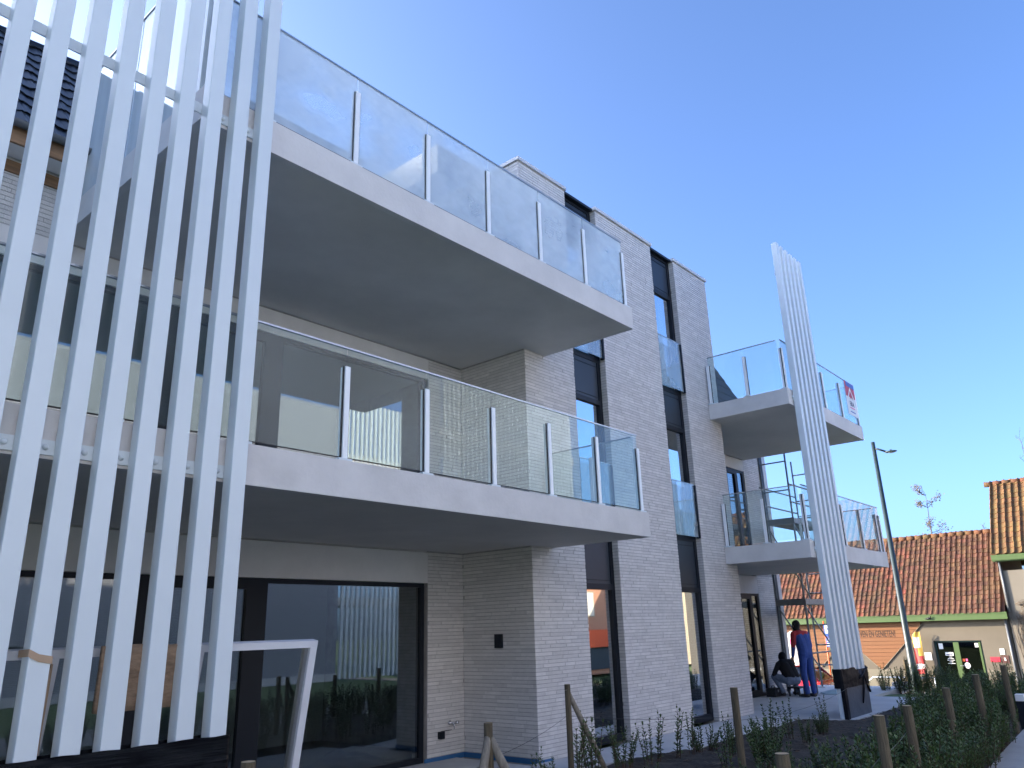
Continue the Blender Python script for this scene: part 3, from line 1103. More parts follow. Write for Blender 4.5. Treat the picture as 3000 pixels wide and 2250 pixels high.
o, lbl = wrap('plastic_wrap', NX[-1] - 0.05, 3.020, YF - 0.145, YF - 0.002, 1.035, 0.0, 'black_plastic', 'black stretch film wound round the foot of the near slat screen', 3.3, 0.008, 40, 220)
tag(o, lbl, 'plastic film')
wrapt = thing('plastic_wrap', (15.3, YFF - 0.06, 0), 'black and grey plastic bag taped round the foot of the far slat column', 'plastic film')
o, _ = wrap('grey_sheet', 14.80, 16.075, YFF - 0.135, YFF - 0.004, 0.70, 0.0, 'grey_plastic', '', 9.1, 0.005, 20, 90, sag=lambda x: -0.10)
attach(o, wrapt)
o, _ = wrap('black_sheet', 14.675, 16.09, YFF - 0.152, YFF + 0.004, 0.80, 0.50, 'bag_plastic', '', 5.1, 0.011, 14, 90, sag=lambda x: 0.02 - 0.22 * max(0, 1 - abs(x - 15.75) / 0.35))
attach(o, wrapt)
bx('tape_strip', (14.675, YFF - 0.165, 0.0), (14.798, YFF - 0.10, 0.56), 'bag_plastic', wrapt)
q = MB()
for sgn in (0, 1):
    pts = []
    for k in range(9):
        a = k / 8
        pts.append((15.55 + a * 0.5, YFF - 0.165 - 0.01 * math.sin(a * 6), 0.62 - 0.42 * abs(a - 0.5) * 2 * sgn + 0.16 * a))
    q.tube(pts, [0.012 + 0.01 * math.sin(k) ** 2 for k in range(9)], 6)
q.build('twisted_fold', 'bag_plastic', wrapt, smooth=True)

# ------------------------------------------------------------------ things leaning behind the near screen
lean = Vector((0, 0.30, -1.59)).normalized()


def lean_pt(x, s, out=0.0):
    """point s metres down the leaning plane (top at z = 1.61 against the slats)"""
    n_ = Vector((0, lean.z, -lean.y))
    return Vector((x, YF + 0.070, 1.615)) + lean * s - n_ * out


frame = thing('window_frame', (2.7, YF + 0.3, 0), 'empty white window frame leaning on the back of the near slat screen', 'window frame')


def lean_box(name, x0, x1, s0, s1, d0, d1, m_, par):
    c_ = [lean_pt(x, s, d) for d in (d0, d1) for (x, s) in ((x0, s0), (x1, s0), (x1, s1), (x0, s1))]
    b_ = MB()
    b_.add(c_, [(0, 3, 2, 1), (4, 5, 6, 7), (0, 1, 5, 4), (1, 2, 6, 5), (2, 3, 7, 6), (3, 0, 4, 7)])
    return b_.build(name, m_, par)


lean_box('head', 1.0, 3.845, 0.0, 0.052, 0.0, 0.07, 'white_pvc', frame)
for x0, x1 in ((1.0, 1.07), (1.895, 1.96), (2.835, 2.90), (3.782, 3.844)):
    lean_box('jamb', x0, x1, 0.0525, 1.55, 0.0005, 0.0695, 'white_pvc', frame)
lean_box('sill', 1.0, 3.845, 1.5505, 1.61, 0.0, 0.07, 'white_pvc', frame)
lean_box('inner_rebate', 3.752, 3.7815, 0.06, 1.549, 0.028, 0.066, 'steel', frame)

cb = MB()
N_, M_ = 14, 8
vs = []
for j in range(M_ + 1):
    for i in range(N_ + 1):
        x = 2.165 + 0.575 * i / N_
        z = 1.235 + 0.395 * j / M_
        if j == M_:
            z += 0.008 * noise.noise(Vector((x * 9, 0, 0)))
        y = YF + 0.002 + 0.010 * noise.noise(Vector((x * 4, z * 9, 0))) + (1.63 - z) * 0.06
        vs.append((x, y, z))
cb.add(vs, [(j * (N_ + 1) + i, j * (N_ + 1) + i + 1, (j + 1) * (N_ + 1) + i + 1, (j + 1) * (N_ + 1) + i) for j in range(M_) for i in range(N_)])
o = cb.build('wrapped_panel', 'cardboard', smooth=True)
md = o.modifiers.new('thickness', 'SOLIDIFY')
md.thickness = 0.035
md.offset = 1
tag(o, 'brown paper wrapped panel hanging behind the near slat screen, above the ground', 'wrapped panel')
st = MB()
xs0 = NX[5]
ring = [(xs0 - 0.006, YF + 0.03, 1.60), (xs0 - 0.006, YF - 0.137, 1.605), (xs0 + 0.05, YF - 0.139, 1.575), (xs0 + SW + 0.006, YF - 0.138, 1.560), (xs0 + SW + 0.05, YF + 0.0, 1.545), (xs0 + SW + 0.06, YF + 0.02, 1.53)]
hang = [(xs0 + SW + 0.058, YF + 0.022, 1.535), (xs0 + SW + 0.056, YF + 0.03, 1.30), (xs0 + SW + 0.050, YF + 0.03, 1.12), (xs0 + SW + 0.047, YF + 0.02, 0.72)]


def ribbon(b_, pts, wv):
    v = []
    for p, w_ in zip(pts, wv):
        v += [Vector(p) + Vector(w_), Vector(p) - Vector(w_)]
    b_.add(v, [(2 * i, 2 * i + 1, 2 * i + 3, 2 * i + 2) for i in range(len(pts) - 1)])


ribbon(st, ring, [(0, 0, 0.021)] * 6)
ribbon(st, hang, [(0.014, 0.006, 0)] * 4)
o = st.build('tie_strap', 'strap')
md = o.modifiers.new('thickness', 'SOLIDIFY')
md.thickness = 0.002
tag(o, 'tan fabric strap knotted round one slat of the near screen, its end hanging down', 'strap')

# things lying inside the ground floor glazing and on the covered terrace
def crumple(name, cx, cy, sx, sy, h, m_, label, cat, seed, z0=0.0, n_=18):
    b_ = MB()
    vs = []
    for j in range(n_ + 1):
        for i in range(n_ + 1):
            u, v = i / n_ * 2 - 1, j / n_ * 2 - 1
            r_ = max(0, 1 - (u * u + v * v) ** 0.5)
            z = z0 + 0.006 + h * r_ ** 0.7 * (0.6 + 0.6 * noise.noise(Vector((u * 2.3 + seed, v * 2.3, seed)))) + h * 0.3 * r_ * abs(noise.noise(Vector((u * 6, v * 6, seed))))
            e = 1 + 0.15 * noise.noise(Vector((u * 2, v * 2, seed + 4)))
            vs.append((cx + sx * u * e, cy + sy * v * e, z))
    fs = [(j * (n_ + 1) + i, j * (n_ + 1) + i + 1, (j + 1) * (n_ + 1) + i + 1, (j + 1) * (n_ + 1) + i)
          for j in range(n_) for i in range(n_) if ((i / n_ * 2 - 1 + 1 / n_) ** 2 + (j / n_ * 2 - 1 + 1 / n_) ** 2) < 1.05]
    b_.add(vs, fs)
    o_ = b_.build(name, m_, smooth=True)
    md_ = o_.modifiers.new('thickness', 'SOLIDIFY')
    md_.thickness = 0.006
    tag(o_, label, cat)
    return o_


crumple('plastic_sheet', 7.0, 9.1, 0.7, 0.45, 0.22, 'grey_plastic', 'crumpled plastic sheet on the floor inside the wide ground floor window', 'sheet', 2.2, -0.004)
crumple('tarpaulin', 20.15, 7.0, 0.75, 0.45, 0.10, 'tarp', 'pale crumpled tarpaulin lying on the terrace beside the scaffold foot', 'tarpaulin', 5.7)

# ------------------------------------------------------------------ scaffold tower
sc_ = thing('scaffold_tower', (20.3, 7.6, 0), 'narrow steel scaffold tower at the end of the building behind the far slat column', 'scaffold')
SX = (19.2, 21.4)
SY = (7.27, 7.95)
for ix, x in enumerate(SX):
    for iy, y in enumerate(SY):
        zt = 5.85 if (ix, iy) == (0, 0) else 5.95
        MB().tube([(x, y, 0.03), (x, y, zt)], 0.024, 8).build('upright', 'galvanised', sc_, smooth=True)
        MB().box((x - 0.09, y - 0.09, 0.002), (x + 0.09, y + 0.09, 0.014)).tube([(x, y, 0.014), (x, y, 0.2)], 0.018, 8).build('base_foot', 'steel', sc_)
for x in SX:
    for z in (0.55, 1.05, 1.55, 2.35, 2.85, 3.35, 4.35, 4.82, 5.55):
        if x == SX[0] and z in (0.55, 1.05, 1.55, 2.35, 2.85, 3.35, 4.35):
            continue
        MB().tube([(x, SY[0], z), (x, SY[1], z)], 0.018, 8).build('rung', 'galvanised', sc_, smooth=True)
for z in (4.50, 4.95):
    MB().tube([(SX[0] - 0.12, SY[0] - 0.035, z), (SX[1] + 0.1, SY[0] - 0.035, z)], 0.020, 8).build('guard_rail', 'galvanised', sc_, smooth=True)
    MB().tube([(SX[0] - 0.12, SY[1] + 0.035, z), (SX[1] + 0.1, SY[1] + 0.035, z)], 0.020, 8).build('guard_rail', 'galvanised', sc_, smooth=True)
for y in SY:
    MB().tube([(SX[0], y, 2.0), (SX[1], y, 0.5)], 0.018, 8).build('diagonal_brace', 'galvanised', sc_, smooth=True)
    MB().tube([(SX[0], y, 3.95), (SX[1], y, 2.3)], 0.018, 8).build('diagonal_brace', 'galvanised', sc_, smooth=True)
MB().tube([(SX[0], SY[0] - 0.03, 0.92), (SX[1], SY[0] - 0.03, 0.92)], 0.018, 8).build('guard_rail', 'galvanised', sc_, smooth=True)
for z in (2.07, 4.02):
    d = MB()
    for k in range(3):
        y0 = SY[0] + 0.02 + k * 0.222
        d.box((SX[0] - 0.02, y0, z - 0.03), (SX[1] + 0.02, y0 + 0.205, z + 0.018))
    d.build('deck', 'deck_board', sc_)
    bx('toe_board', (SX[0] - 0.035, SY[0] - 0.02, z - 0.05), (SX[0] - 0.0215, SY[1] + 0.02, z + 0.10), 'steel', sc_)
    bx('toe_board', (SX[0] - 0.02, SY[0] - 0.035, z - 0.04), (SX[1] + 0.02, SY[0] - 0.0235, z + 0.09), 'galvanised', sc_)


# ------------------------------------------------------------------ people
def person(name, origin, face, caps, mats_, label, voxel=0.011):
    """body as one continuous surface: tapered limbs joined, remeshed into one skin, coloured by the nearest limb"""
    f = Vector((face[0], face[1], 0)).normalized()
    r_ = Vector((f.y, -f.x, 0))
    O = Vector(origin)

    def W(p):
        return O + r_ * p[0] + f * p[1] + Vector((0, 0, p[2]))
    b_ = MB()
    segs = []
    for (a, ra, c, rc, mi) in caps:
        A, B = W(a), W(c)
        n_ = 5
        pts = [A.lerp(B, k / n_) for k in range(n_ + 1)]
        rd = [ra + (rc - ra) * k / n_ for k in range(n_ + 1)]
        b_.tube(pts, rd, 10)
        b_.ball(A, ra, 10, 8)
        b_.ball(B, rc, 10, 8)
        segs.append((A, B, ra, rc, mi))
    me = b_.mesh(name, [mats_[0]])
    o_ = bpy.data.objects.new(name, me)
    C.objects.link(o_)
    rm = o_.modifiers.new('skin', 'REMESH')
    rm.mode = 'VOXEL'
    rm.voxel_size = voxel
    sm = o_.modifiers.new('soften', 'SMOOTH')
    sm.factor = 0.5
    sm.iterations = 3
    dg = bpy.context.evaluated_depsgraph_get()
    dg.update()
    nm = bpy.data.meshes.new_from_object(o_.evaluated_get(dg))
    o_.modifiers.clear()
    nm.materials.clear()
    for mm in mats_:
        nm.materials.append(MATS[mm])
    idx = []
    for p in nm.polygons:
        c = p.center
        best, bi = 1e9, 0
        for (A, B, ra, rc, mi) in segs:
            ab = B - A
            L2 = ab.length_squared
            t = 0 if L2 < 1e-9 else min(1, max(0, (c - A).dot(ab) / L2))
            d = (c - (A + ab * t)).length - (ra + (rc - ra) * t)
            if d < best:
                best, bi = d, mi
        idx.append(bi)
    nm.polygons.foreach_set('material_index', idx)
    nm.polygons.foreach_set('use_smooth', [True] * len(idx))
    old = o_.data
    o_.data = nm
    bpy.data.meshes.remove(old)
    tag(o_, label, 'person')
    return o_


def hand(w, d, s, mi):
    """palm, four unequal curled fingers and a thumb from wrist w pointing along d (local coordinates); s = side of the thumb"""
    w = Vector(w)
    d = Vector(d).normalized()
    side = Vector((0, 1, 0)) if abs(d.y) < 0.7 else Vector((0, 0, 1))
    side = (side - d * side.dot(d)).normalized() * s
    curl = d.cross(side).normalized()
    out = [(w, 0.026, w + d * 0.075, 0.030, mi), (w + side * 0.014, 0.022, w + d * 0.08 + side * 0.022, 0.018, mi), (w - side * 0.014, 0.022, w + d * 0.075 - side * 0.024, 0.017, mi)]
    for k, ln in enumerate((0.070, 0.080, 0.074, 0.058)):
        a = w + d * 0.085 + side * (0.028 - 0.0195 * k)
        m1 = a + d * ln * 0.5 + curl * 0.012
        m2 = m1 + d * ln * 0.38 + curl * 0.030
        out += [(a, 0.0105, m1, 0.0098, mi), (m1, 0.0098, m2, 0.0085, mi)]
    a = w + d * 0.028 + side * 0.026
    m1 = a + d * 0.035 + side * 0.030
    out += [(a, 0.014, m1, 0.0115, mi), (m1, 0.0115, m1 + d * 0.035 + side * 0.004, 0.009, mi)]
    return [(tuple(p), ra, tuple(q_), rc, m_) for p, ra, q_, rc, m_ in out]


# mats: 0 blue, 1 red, 2 black, 3 skin, 4 shoe
std = [((-0.055, 0.0, 0.93), 0.125, (0.055, 0.0, 0.93), 0.125, 0), ((-0.05, 0.0, 0.98), 0.12, (-0.06, 0.03, 1.18), 0.125, 0), ((0.05, 0.0, 0.98), 0.12, (0.06, 0.03, 1.18), 0.125, 0),
       ((-0.06, 0.03, 1.18), 0.125, (-0.07, 0.07, 1.30), 0.115, 0), ((0.06, 0.03, 1.18), 0.125, (0.07, 0.07, 1.30), 0.115, 0),
       ((-0.09, 0.075, 1.355), 0.095, (0.09, 0.075, 1.355), 0.095, 1), ((-0.16, 0.085, 1.375), 0.068, (0.16, 0.085, 1.375), 0.068, 1), ((0, 0.09, 1.40), 0.07, (-0.02, 0.13, 1.46), 0.06, 2),
       # left arm hangs, red sleeve above, blue below
       ((-0.20, 0.085, 1.36), 0.066, (-0.245, 0.09, 1.10), 0.052, 1), ((-0.245, 0.09, 1.10), 0.052, (-0.215, 0.17, 0.90), 0.043, 0),
       ((0.20, 0.085, 1.36), 0.066, (0.255, 0.07, 1.10), 0.052, 0), ((0.255, 0.07, 1.10), 0.052, (0.22, 0.20, 0.93), 0.043, 0),
       ((-0.085, 0.0, 0.90), 0.098, (-0.10, 0.02, 0.52), 0.074, 0), ((-0.10, 0.02, 0.52), 0.074, (-0.105, -0.02, 0.12), 0.062, 0),
       ((0.085, 0.0, 0.90), 0.098, (0.115, 0.03, 0.52), 0.074, 0), ((0.115, 0.03, 0.52), 0.074, (0.12, 0.0, 0.12), 0.062, 0),
       ((-0.105, -0.04, 0.045), 0.043, (-0.12, 0.16, 0.038), 0.036, 4), ((0.12, -0.02, 0.045), 0.043, (0.15, 0.17, 0.038), 0.036, 4),
       # head in a black knitted cap, bowed
       ((-0.03, 0.15, 1.53), 0.088, (-0.035, 0.135, 1.585), 0.092, 2), ((-0.03, 0.13, 1.56), 0.085, (-0.035, 0.115, 1.60), 0.08, 2), ((-0.035, 0.19, 1.49), 0.062, (-0.035, 0.21, 1.45), 0.040, 3), ((-0.035, 0.225, 1.52), 0.030, (-0.035, 0.245, 1.495), 0.014, 3),
       ((-0.005, 0.222, 1.535), 0.013, (0.0, 0.224, 1.535), 0.013, 3), ((-0.065, 0.222, 1.535), 0.013, (-0.07, 0.224, 1.535), 0.013, 3),
       ((-0.05, 0.236, 1.462), 0.010, (-0.02, 0.236, 1.462), 0.010, 3), ((-0.122, 0.14, 1.53), 0.014, (-0.122, 0.14, 1.555), 0.012, 3), ((0.055, 0.14, 1.53), 0.014, (0.055, 0.14, 1.555), 0.012, 3)]
std += hand((-0.213, 0.175, 0.885), (0.02, 0.25, -1), 1, 3) + hand((0.218, 0.205, 0.915), (0.0, 0.5, -0.8), 1, 3)
person('person', (18.60, 7.20, 0.0), (0.42, 0.91), std, ['overall_blue', 'overall_red', 'cloth_black', 'skin', 'shoe'],
       'person standing in red and blue overall and black cap, bowed towards the crouching worker')
# crouching worker: 0 black top, 1 jeans, 2 skin, 3 shoe
crc = [((-0.08, -0.10, 0.36), 0.125, (0.08, -0.10, 0.36), 0.125, 1), ((-0.06, -0.08, 0.42), 0.135, (-0.07, 0.04, 0.62), 0.14, 0), ((0.06, -0.08, 0.42), 0.135, (0.07, 0.04, 0.62), 0.14, 0),
       ((-0.11, 0.08, 0.70), 0.105, (0.11, 0.08, 0.70), 0.105, 0), ((-0.17, 0.09, 0.70), 0.075, (0.17, 0.09, 0.70), 0.075, 0), ((0, 0.10, 0.74), 0.075, (-0.01, 0.15, 0.80), 0.065, 0),
       ((-0.01, 0.165, 0.855), 0.088, (-0.01, 0.15, 0.885), 0.088, 0), ((-0.01, 0.23, 0.83), 0.052, (-0.01, 0.245, 0.80), 0.036, 2), ((-0.01, 0.262, 0.845), 0.018, (-0.01, 0.274, 0.825), 0.012, 2),
       ((0.02, 0.25, 0.86), 0.012, (0.025, 0.25, 0.86), 0.012, 2), ((-0.04, 0.25, 0.86), 0.012, (-0.045, 0.25, 0.86), 0.012, 2), ((-0.025, 0.262, 0.803), 0.009, (0.005, 0.262, 0.803), 0.009, 2),
       ((-0.21, 0.09, 0.69), 0.066, (-0.27, 0.20, 0.48), 0.053, 0), ((-0.27, 0.20, 0.48), 0.053, (-0.15, 0.36, 0.40), 0.042, 0),
       ((0.21, 0.09, 0.69), 0.066, (0.28, 0.18, 0.48), 0.053, 0), ((0.28, 0.18, 0.48), 0.053, (0.12, 0.36, 0.38), 0.042, 0),
       ((-0.10, -0.10, 0.34), 0.105, (-0.24, 0.24, 0.42), 0.078, 1), ((-0.24, 0.24, 0.42), 0.078, (-0.19, 0.05, 0.10), 0.058, 1),
       ((0.10, -0.10, 0.34), 0.105, (0.25, 0.22, 0.44), 0.078, 1), ((0.25, 0.22, 0.44), 0.078, (0.22, 0.04, 0.10), 0.058, 1),
       ((-0.19, 0.02, 0.045), 0.043, (-0.22, 0.23, 0.038), 0.036, 3), ((0.22, 0.01, 0.045), 0.043, (0.26, 0.22, 0.038), 0.036, 3)]
crc += hand((-0.145, 0.37, 0.40), (0.3, 1, -0.15), 1, 2) + hand((0.115, 0.37, 0.38), (-0.3, 1, -0.15), -1, 2)
person('person', (18.80, 7.72, 0.0), (0.46, 0.89), crc, ['cloth_black', 'jeans', 'skin', 'shoe'],
       'person in a black hooded top and grey jeans crouching at the wall foot')
stool = thing('work_stool', (18.82, 7.58, 0), 'low dark work stool under the crouching worker', 'stool')
MB().box((18.62, 7.45, 0.17), (19.02, 7.74, 0.205)).build('seat', 'tool_dark', stool, bevel=0.01)
for x in (18.66, 18.98):
    for y in (7.48, 7.71):
        MB().tube([(x, y, 0.001), (x + (18.82 - x) * 0.15, y, 0.171)], [0.022, 0.018], 8).build('leg', 'tool_dark', stool)
tbx = thing('tool_case', (18.45, 7.98, 0), 'black tool case on the terrace at the wall foot beside the crouching worker', 'tool case')
MB().box((18.30, 7.90, 0.001), (18.62, 8.12, 0.19)).build('case', 'tool_dark', tbx, bevel=0.012)
MB().tube([(18.38, 8.01, 0.185), (18.38, 8.01, 0.23), (18.54, 8.01, 0.23), (18.54, 8.01, 0.185)], 0.009, 6).build('handle', 'tool_dark', tbx)
bx('latch', (18.44, 7.885, 0.10), (18.49, 7.899, 0.15), 'steel', tbx)

# ------------------------------------------------------------------ estate agent board on the far upper balcony
brd = thing('estate_board', (18.4, YFF - 0.02, 6.2), 'small red, blue and white board on the end glass of the far upper balcony', 'sign board')
bxx0, bxx1 = 18.28, 18.94
yb = YFF + 0.030
bx('board', (bxx0, yb - 0.006, 6.22), (bxx1, yb - 0.001, 7.05), 'sign_white', brd)
bx('red_field', (bxx0, yb - 0.0085, 6.68), (bxx1, yb - 0.0065, 7.05), 'sign_red', brd)
bx('blue_band', (bxx0 + 0.09, yb - 0.0115, 6.93), (bxx1, yb - 0.009, 7.04), 'sign_blue', brd)
q = MB()
q.add([(18.40, yb - 0.012, 6.60), (18.61, yb - 0.012, 6.86), (18.82, yb - 0.012, 6.60), (18.82, yb - 0.012, 6.68), (18.61, yb - 0.012, 6.93), (18.40, yb - 0.012, 6.68)], [(0, 1, 4, 5), (1, 2, 3, 4)])
o = q.build('roof_mark', 'sign_white', brd)
q = MB()
q.add([(18.50, yb - 0.012, 6.62), (18.61, yb - 0.012, 6.79), (18.72, yb - 0.012, 6.62), (18.61, yb - 0.012, 6.68)], [(0, 1, 2, 3)])
q.build('house_mark', 'sign_red', brd)
text('lettering', 'ERA', (18.61, yb - 0.010, 6.46), 0.17, (R(90), 0, 0), 'sign_text', brd)
for k in range(2):
    bx('small_print', (18.44, yb - 0.0085, 6.40 - k * 0.10), (18.78, yb - 0.0065, 6.425 - k * 0.10), 'sign_pink' if k == 0 else 'sign_blue', brd)

# ------------------------------------------------------------------ street lamp
LX, LY, LZ = 26.0, 6.92, ground_h(26, 6.92)
lampo = thing('street_lamp', (LX, LY, LZ), 'dark green street lamp post with one flat lantern beside the far balconies', 'street lamp')
MB().tube([(LX, LY, LZ - 0.05), (LX, LY, LZ + 1.4), (LX, LY, LZ + 1.42), (LX, LY, 7.08)], [0.105, 0.10, 0.092, 0.058], 14).build('pole', 'lamp_green', lampo, smooth=True)
MB().tube([(LX, LY, 6.85), (LX - 0.02, LY - 0.12, 6.83), (LX - 0.04, LY - 0.36, 6.70)], 0.030, 8).build('arm', 'lamp_green', lampo, smooth=True)
hd = MB()
hd.ball((LX - 0.05, LY - 0.50, 6.68), (0.10, 0.19, 0.038), 14, 8)
ho = hd.build('lantern', 'lamp_green', lampo, smooth=True)
MB().ball((LX - 0.05, LY - 0.52, 6.662), (0.075, 0.13, 0.030), 12, 6).build('lens', 'lamp_glass', ho, smooth=True)
MB().box((LX - 0.08, LY - 0.54, 6.70), (LX - 0.03, LY - 0.48, 6.745)).build('sensor', 'lamp_green', ho)

# ------------------------------------------------------------------ shop across the street
XS = 37.0
GZ = -1.29
shop = thing('shop_building', (XS, 10.5, GZ), 'low rendered shop with old red pantile roof, green fascia and orange boarded front', 'building')
Y0, Y1 = 6.0, 24.0
sh = MB()
sh.box((XS, Y0, GZ - 0.1), (XS + 0.3, 7.10, 1.55))
sh.box((XS, 8.86, GZ - 0.1), (XS + 0.3, Y1, 1.55))
sh.box((XS, 7.10, 0.70), (XS + 0.3, 8.86, 1.55))
sh.build('wall', 'shop_render', shop)
bk = MB()
bk.box((XS + 0.3, Y0, GZ - 0.1), (XS + 6.2, Y0 + 0.25, 1.6))
bk.box((XS + 0.3, Y1 - 0.25, GZ - 0.1), (XS + 6.2, Y1, 1.6))
bk.box((XS + 6.2, Y0, GZ - 0.1), (XS + 6.45, Y1, 1.6))
bk.add([(XS + 0.0, Y1, 1.55), (XS + 6.45, Y1, 1.55), (XS + 3.1, Y1, 4.8)], [(0, 1, 2)])
bk.build('side_wall', 'shop_render', shop)
bx('floor', (XS + 0.3, Y0 + 0.25, GZ - 0.1), (XS + 6.2, Y1 - 0.25, GZ + 0.02), 'interior_floor', shop)
bx('plinth', (XS - 0.03, 8.90, GZ - 0.05), (XS - 0.001, Y1, -0.42), 'shop_plinth', shop)
bx('plinth', (XS - 0.03, Y0, GZ - 0.05), (XS - 0.001, 7.06, -0.42), 'shop_plinth', shop)
# fascia with gutter
fa = MB().box((XS - 0.38, Y0 - 0.05, 1.50), (XS - 0.30, Y1, 1.76)).build('fascia', 'green_paint', shop)
bx('fascia_lip', (XS - 0.395, Y0 - 0.05, 1.71), (XS - 0.381, Y1, 1.77), 'green_paint', fa)
bx('eave_soffit', (XS - 0.299, Y0, 1.48), (XS - 0.001, Y1, 1.52), 'board_gap', shop)
# pantile roof
ANG = 46.0
up = Vector((math.cos(R(ANG)), 0, math.sin(R(ANG))))
eave = Vector((XS - 0.36, 0, 1.74))
run = 3.30
ridge = eave + Vector((run, 0, run * math.tan(R(ANG))))
rb = MB()
rb.add([(eave.x, Y0, eave.z - 0.03), (eave.x, Y1, eave.z - 0.03), (ridge.x, Y1, ridge.z - 0.03), (ridge.x, Y0, ridge.z - 0.03), (XS + 6.6, Y0, 1.55), (XS + 6.6, Y1, 1.55)],
       [(0, 3, 2, 1), (3, 4, 5, 2)])
ro = rb.build('roof', 'red_tile', shop)
TW, TL = 0.210, 0.247
pt_me, pt_vs, pt_fs = tile_mesh('roof_tile', TW, TL, 0.030, 'red_tile', 0.02)
frm = roof_frame((eave.x - 0.03, Y0 + 0.0, eave.z), (0, 1, 0), up)
# the eave runs along +Y; outward normal must point up, so mirror the frame when needed
if (Vector((0, 1, 0)).cross(up)).z < 0:
    frm = roof_frame((eave.x - 0.03, Y1, eave.z), (0, -1, 0), up)
NCOL = int((Y1 - Y0) / TW)
NROW = int(run / math.cos(R(ANG)) / TL) + 1
vis_cols = set(range(NCOL - 17, NCOL))
ns = tiled(ro, frm, NCOL, NROW, TW, TL, pt_me, pt_vs, pt_fs, 'red_tile', lambda c_, r_: c_ in vis_cols and r_ < NROW - 1, 0.010, sag=0.012)
rg = MB()
y = Y0
while y < Y1 - 0.1:
    rg.tube([(ridge.x, y, ridge.z + 0.01), (ridge.x, y + 0.36, ridge.z + 0.035)], [0.10, 0.125], 10)
    y += 0.35
rg.build('ridge_cap', 'mossy_tile', ro, smooth=True)
# orange boards cut to a zigzag lower edge
zig = [(9.18, 1.40), (11.06, -0.43), (12.40, 0.87), (13.62, -0.32), (15.35, 1.38)]


def zig_z(y):
    for (a, za), (b2, zb) in zip(zig, zig[1:]):
        if a <= y <= b2:
            return za + (zb - za) * (y - a) / (b2 - a)
    return 9


def board_spans(z):
    """Y ranges where the orange area is present at height z"""
    pts = []
    for (a, za), (b2, zb) in zip(zig, zig[1:]):
        if (za - z) * (zb - z) < 0:
            pts.append(a + (b2 - a) * (z - za) / (zb - za))
    return list(zip(pts[0::2], pts[1::2]))


bh = 0.152
k = 0
z = 1.47
while z > -0.40:
    zl = max(z - bh + 0.012, -0.43)
    top_, bot = board_spans(min(z, 1.37)), board_spans(max(zl, -0.42))
    if len(top_) == len(bot) and top_:
        prs = list(zip(top_, bot))
    elif len(top_) == 1 and len(bot) == 2:
        prs = [((top_[0][0], 12.40), bot[0]), ((12.40, top_[0][1]), bot[1])]
    elif len(top_) == 2 and len(bot) == 1:
        prs = [(top_[0], bot[0])] if abs(sum(top_[0]) - sum(bot[0])) < abs(sum(top_[1]) - sum(bot[0])) else [(top_[1], bot[0])]
        other = top_[1] if prs[0][0] == top_[0] else top_[0]
        mid = sum(other) / 2
        prs.append((other, (mid - 0.01, mid + 0.01)))
    elif top_:
        prs = [(t_, ((t_[0] + t_[1]) / 2 - 0.01, (t_[0] + t_[1]) / 2 + 0.01)) for t_ in top_]
    else:
        prs = []
    for (ta, tb_), (ba, bb) in prs:
        q = MB()
        xf, xb = XS - 0.045, XS - 0.018
        q.add([(xf, ta, z), (xf, tb_, z), (xf, bb, zl), (xf, ba, zl), (xb, ta, z), (xb, tb_, z), (xb, bb, zl), (xb, ba, zl)],
              [(0, 3, 2, 1), (0, 1, 5, 4), (1, 2, 6, 5), (2, 3, 7, 6), (3, 0, 4, 7)])
        q.build('board', 'shop_board', shop)
    z -= bh
q = MB()
q.add([(XS - 0.016, y_, z_) for y_, z_ in zig] + [(XS - 0.016, 15.35, 1.5), (XS - 0.016, 9.18, 1.5)], [(6, 5, 4, 3, 2), (6, 2, 1, 0)])
q.build('board_backing', 'board_gap', shop)
for (a, za), (b2, zb) in zip(zig, zig[1:]):
    MB().tube([(XS - 0.03, a, za - 0.015), (XS - 0.03, b2, zb - 0.015)], 0.020, 6).build('trim_edge', 'shop_plinth', shop)
text('lettering', 'PROEVEN \u00c9N GENIETEN!', (XS - 0.048, 12.16, 0.90), 0.37, (R(90), 0, R(-90)), 'letter_brown', shop, 0.46, 'LEFT', 0.003)
# glazed double door
dr = MB()
dx0, dx1 = XS + 0.10, XS + 0.16
dr.box((dx0, 7.10, GZ), (dx1, 7.17, 0.70))
dr.box((dx0, 8.79, GZ), (dx1, 8.86, 0.70))
dr.box((dx0, 7.17, 0.64), (dx1, 8.79, 0.70))
do = dr.build('door_frame', 'dark_green', shop)
lf = MB()
lf.box((dx0 - 0.03, 7.17, GZ), (dx1 - 0.01, 7.24, 0.639))
lf.box((dx0 - 0.03, 7.96, GZ), (dx1 - 0.01, 8.16, 0.639))
lf.build('door_stile', 'green_paint', do)
bx('pane', (dx0 + 0.02, 7.24, GZ + 0.06), (dx0 + 0.03, 7.96, 0.64), 'shop_glass', do)
bx('pane', (dx0 + 0.02, 8.16, GZ + 0.06), (dx0 + 0.03, 8.79, 0.64), 'shop_glass', do)
bx('handle', (dx0 - 0.09, 7.90, -0.28), (dx0 - 0.03, 8.03, -0.25), 'steel', do)
xg = dx0 + 0.015
bx('paper_notice', (xg - 0.004, 8.56, 0.38), (xg, 8.72, 0.60), 'sign_white', do)
bx('paper_notice', (xg - 0.004, 7.26, 0.44), (xg, 7.38, 0.60), 'sign_white', do)
bx('paper_notice', (xg - 0.004, 8.22, 0.12), (xg, 8.52, 0.25), 'sign_white', do)
bx('paper_notice', (xg - 0.006, 8.25, 0.14), (xg - 0.0045, 8.49, 0.175), 'sign_text', do)
for k_, wd_ in enumerate((0.13, 0.22, 0.28, 0.14, 0.28)):
    bx('window_lettering', (xg - 0.004, 8.35 - wd_ / 2, 0.055 - k_ * 0.062), (xg, 8.35 + wd_ / 2, 0.075 - k_ * 0.062), 'sign_white', do)
